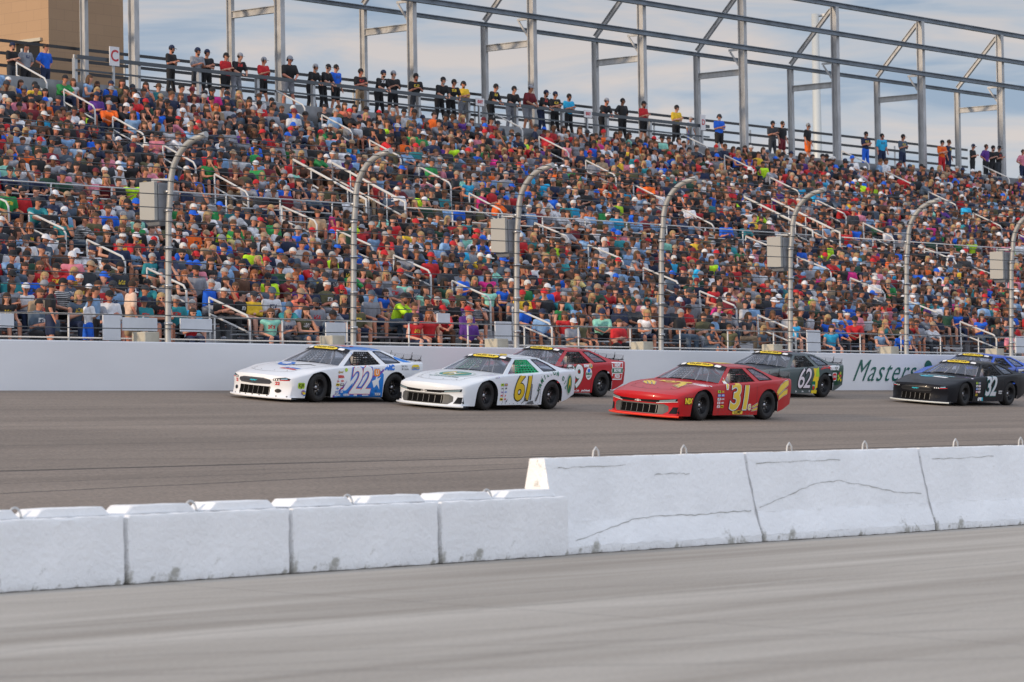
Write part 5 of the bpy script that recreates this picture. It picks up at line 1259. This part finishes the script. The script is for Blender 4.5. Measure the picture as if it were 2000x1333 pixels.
for n_, (px_, sh, pa, ti) in enumerate(top):
    Y = 79.65 if (150 < px_ < 1385) else (82.6 if px_ < 150 else 80.4)
    if ti in (1, 3): Y = 79.62
    x = xat(px_, Y, TOP_Z+1.4); sc = (1.04 if ti != 3 else 1.1)*r0.uniform(.97, 1.03)*(.8 if px_ == 1348 else 1)
    hc = r0.choice(['black', 'dark brown', 'brown', 'grey']); capc = r0.choice(['black', 'black', 'navy', 'charcoal', 'black', 'grey']) if ti in (0, 1, 3, 5, 6) else None
    what = {0: 'arms folded', 1: 'leaning on the rail', 2: 'arms hanging', 3: 'heavy build, leaning on the rail', 4: 'hands on hips', 5: 'hands held up', 6: 'heavy build, arms folded'}[ti]
    lab = f"standing on top walkway, {ordinal(n_)} from left, {sh} shirt, {what}"
    person('stand', ti, (x, Y, TOP_Z), r0.uniform(-.45, .2), sc, sh, pa, hc, capc, lab, 'people standing along the top walkway', glasses=n_ % 3 == 0, headset=px_ > 300 and px_ != 1348); count += 1
# --- people standing on the front walk
for n_, (px_, sh, pa, ti, sc, lab) in enumerate([(98,'black','navy',2,1.0,'dark-haired person in black shirt standing behind the wall near the left edge'), (172,'white','blue',5,.82,'small person in white shirt and blue shorts standing behind the wall'),
        (255,'cream','tan',2,1.06,'person in cream shirt standing behind the wide white board at left'), (212,'light blue','black',4,.98,'person in light blue shirt standing behind the tall white board at left')]):
    x = xat(px_, 55.3, 4.6); person('stand', ti, (x, 55.3+.5*(n_ == 3), LOW_Z0), [.9, 1.3, 1.1, .4][n_], sc, sh, pa, 'dark brown', None, lab, 'people standing on the front walk'); count += 1
# --- seats
seats = []
for tier, i, y, z in rows():
    ri = i if tier == 'low' else LN+i; occ = (.34, .58, .82, .90)[ri] if ri < 4 else .96
    x = XA+.3+.2*(ri % 3)
    while x < XB:
        if not near_aisle(x, .86) and not in_vom(tier, i, x, 1.15) and r0.random() < occ:
            # small clusters of empty seats in the lowest rows
            seats.append([x+r0.uniform(-.05, .05), y+.50+r0.uniform(-.03, .03), z, ri])
        x += .565 if ri > 3 else .58
S_ = []
for x, y, z, ri in seats:
    px_, py_ = proj(x, y, z+.8); D_c = (x*math.cos(THETA)+y*math.sin(THETA))
    if -260 < px_ < 2420: S_.append([x, y, z, ri, px_, py_, D_c, None])
vivid = [('lime',(170,233),(1022,295),(638,533),(1165,265),(805,403),(745,645),(1490,335),(1680,383),(1898,497),(1085,505),(1197,420)), ('orange',(92,225),(205,235),(35,320),(370,500),(965,355),(1178,252),(1740,527),(1873,615),(850,240),(1655,465)),
         ('salmon',(585,605),(675,235)), ('red',(180,260),(105,560),(660,585),(1240,390),(1415,570),(1350,650),(1100,640),(1190,490),(45,425),(1360,430),(950,255),(825,245),(1060,560),(1635,435),(720,400),(410,470),(1965,370)),
         ('yellow',(68,150),(138,565),(1860,545),(1015,610)), ('pale yellow',(450,490),(1115,560)), ('green',(255,468),(800,290),(1587,507),(1845,470),(95,150)), ('blue',(45,575),(395,600),(1160,535),(225,180),(45,190),(1625,655),(190,290),(490,310),(310,240),(575,200),(1690,350),(1440,400)),
         ('cyan',(75,255),(905,515),(1625,660),(920,395),(1225,380)), ('mint',(1350,560),(870,590),(1190,640),(740,455)), ('teal',(1325,370),(1350,375),(440,405)), ('pink',(1245,635),(195,325),(1680,640),(190,380),(1930,490),(300,285)), ('magenta',(645,450),(1655,560),(1810,465),(420,210)), ('purple',(900,640),(1180,315)), ('white',(545,535),(150,525),(420,300),(220,620),(1090,280),(800,500))]
for v in vivid:
    for (a, b) in v[1:]:
        c_ = min(S_, key=lambda s: (s[4]-a)**2+(s[5]-b)**2+(1e6 if s[7] else 0)); c_[7] = v[0]
S_.sort(key=lambda s: s[6] + (1e3 if not -15 < s[4] < 2015 else 0))
n_ind = 300-count
ind, rest = S_[:n_ind], S_[n_ind:]
fpx = [proj(fx, WALL_Y, WT+1)[0] for fx in FP]
groups_ = {}
for s in ind:
    gap = sum(1 for f in fpx if f < s[4]); groups_.setdefault((s[3], gap), []).append(s)
NUM = ['zeroth', 'first', 'second', 'third', 'fourth', 'fifth', 'sixth', 'seventh', 'eighth']
for (ri, gap), L_ in sorted(groups_.items()):
    L_.sort(key=lambda s: s[4])
    for q, s in enumerate(L_):
        ti = r0.randrange(len(SIT)); tpl, fem, cp, sh = SIT[ti]
        c_ = s[7] or r0.choice(PAL); hc = r0.choice(['blond', 'brown', 'dark brown', 'red', 'dark brown'] if fem else ['black', 'dark brown', 'brown', 'grey', 'white']); capc = None if (not cp or r0.random() < .2) else r0.choice(CAPC)
        g0 = gap-1   # number of visible posts to the left (FP[0] stands outside the picture)
        where = 'before first post' if g0 <= 0 else (f'between {NUM[g0]} and {NUM[g0+1]} posts' if g0 < 7 else 'past last post')
        lab = f"{c_} shirt, {(capc+' '+('hat' if cp == 2 else 'cap')) if capc else hc+' hair'}, {ordinal(ri)} bench, {ordinal(q)} from left {where}"
        person('sit', ti, (s[0], s[1]-.02, s[2]), r0.gauss(-.22, .28), r0.uniform(.98, 1.12), c_, r0.choice(PANTS), hc, capc, lab, 'people seated in the lowest bench rows', glasses=r0.random() < .4)
# --- everybody further up: one mass
packs = []
for tpl, fem, cp in LOW:
    V, F, Kd = [], [], []; off = 0
    for k, me in tpl.items():
        me.calc_loop_triangles(); co = np.empty(len(me.vertices)*3); me.vertices.foreach_get('co', co); tr = np.empty(len(me.loop_triangles)*3, dtype=np.int32); me.loop_triangles.foreach_get('vertices', tr)
        V.append(co.reshape(-1, 3)); F.append(tr.reshape(-1, 3)+off); Kd.append(np.full(len(co)//3, {'body': 0, 'shirt': 1, 'shorts': 2, 'trousers': 2, 'hair': 3, 'cap': 4, 'hat': 4}[k])); off += len(co)//3
    packs.append((np.vstack(V), np.vstack(F), np.concatenate(Kd), fem, cp))
VV, FF, CC = [], [], []; off = 0
for x, y, z, ri, px_, py_, D_c, vc in rest:
    V, F, Kd, fem, cp = packs[r0.randrange(len(packs))]
    a = r0.gauss(-.22, .38); sc = r0.uniform(.96, 1.12); ca, sa = math.cos(a), math.sin(a); fl = 1
    P_ = V*np.array([sc*fl, sc, sc]); Q = np.empty_like(P_); Q[:, 0] = P_[:, 0]*ca-P_[:, 1]*sa+x; Q[:, 1] = P_[:, 0]*sa+P_[:, 1]*ca+y; Q[:, 2] = P_[:, 2]+z
    hair = HAIRC[r0.choice(['blond', 'brown', 'dark brown', 'brown', 'dark brown', 'black'] if fem else ['black', 'dark brown', 'brown', 'grey', 'black', 'dark brown', 'brown', 'white'])]
    shirt = np.array(COL[vc or r0.choice(PAL)])*r0.uniform(.75, 1.25)
    pal = np.array([SKIN[int(r0.random()**1.6*6)], shirt, COL[r0.choice(PANTS)], hair, (COL[r0.choice(CAPC)] if r0.random() < .8 else hair)])
    VV.append(Q); FF.append(F+off); CC.append(pal[Kd]); off += len(Q)
VV = np.vstack(VV); FF = np.vstack(FF); CC = np.clip(np.vstack(CC), 0, 1)
me = bpy.data.meshes.new('seated_crowd'); me.vertices.add(len(VV)); me.vertices.foreach_set('co', VV.ravel()); me.loops.add(FF.size); me.loops.foreach_set('vertex_index', FF.ravel())
me.polygons.add(len(FF)); me.polygons.foreach_set('loop_start', np.arange(0, FF.size, 3)); me.polygons.foreach_set('use_smooth', np.ones(len(FF), dtype=bool)); me.update()
at = me.attributes.new('cloth_colour', 'FLOAT_COLOR', 'POINT'); at.data.foreach_set('color', np.hstack([CC, np.ones((len(CC), 1))]).astype(np.float32).ravel())
mc = bpy.data.materials.new('crowd clothing'); mc.use_nodes = True; nt = mc.node_tree; b = nt.nodes['Principled BSDF']; b.inputs['Roughness'].default_value = .8
an = nt.nodes.new('ShaderNodeAttribute'); an.attribute_name = 'cloth_colour'; tcn = nt.nodes.new('ShaderNodeTexCoord'); no = nt.nodes.new('ShaderNodeTexNoise'); no.inputs['Scale'].default_value = 7; no.inputs['Detail'].default_value = 4; nt.links.new(tcn.outputs['Object'], no.inputs[0])
mr = nt.nodes.new('ShaderNodeMapRange'); mr.inputs[1].default_value = .3; mr.inputs[2].default_value = .7; mr.inputs[3].default_value = .72; mr.inputs[4].default_value = 1.28; nt.links.new(no.outputs[0], mr.inputs[0])
vs = nt.nodes.new('ShaderNodeVectorMath'); vs.operation = 'SCALE'; nt.links.new(an.outputs['Color'], vs.inputs[0]); nt.links.new(mr.outputs[0], vs.inputs[3]); nt.links.new(vs.outputs[0], b.inputs['Base Color'])
me.materials.append(mc); crowd = bpy.data.objects.new('seated_crowd', me); C.objects.link(crowd)
tag(crowd, 'dense crowd of seated spectators filling the upper rows of the grandstand', 'crowd', kind='stuff')
print('seats', len(S_), 'tris', len(FF), 'individuals', 300)
# --- drivers behind the window nets
JD = pose('sit', 'phone', -.12, .0, .04)
for k in list(JD):
    if k not in ('turn',): JD[k] = JD[k] - Vector((0, 0, .17))
for q in (1, -1): JD['kn', q] = Vector((q*.12, -.50, .42)); JD['an', q] = Vector((q*.10, -.92, .26)); JD['toe', q] = Vector((q*.10, -1.0, .36))
DRV = make_person_meshes('driver', JD, False, .95, False, 0)
for car_o in [o for o in C.objects if o.name.startswith('race_car')]:
    bw = car_o.matrix_world
    d = bpy.data.objects.new('person', DRV['body']); C.objects.link(d); slot(d, skins[0]); d['label'] = 'x'
    d.matrix_world = bw @ Matrix.Translation((WB/2-1.84, .39, .07)) @ Matrix.Rotation(math.pi/2, 4, 'Z') @ Matrix.Scale(.88, 4)
    tag(d, 'helmeted driver sitting inside the ' + car_o['label'].replace('race car number', 'car').split(',')[0].split(' on ')[0].split(' with ')[0].split(' half ')[0], 'person')
    for k in ('shirt', 'trousers'):
        o = bpy.data.objects.new('driving_suit', DRV[k]); C.objects.link(o); o.parent = d; slot(o, cloth('red' if k == 'shirt' else 'black'))
    bm = bmesh.new(); capsule(bm, JD['head']+Vector((0, 0, .03)), .15, JD['head']+Vector((0, -.01, -.03)), .135)
    for f in bm.faces: f.smooth = True
    o = finish(bm, 'helmet', mat('white helmet shell', (.7, .7, .72), .25), d)
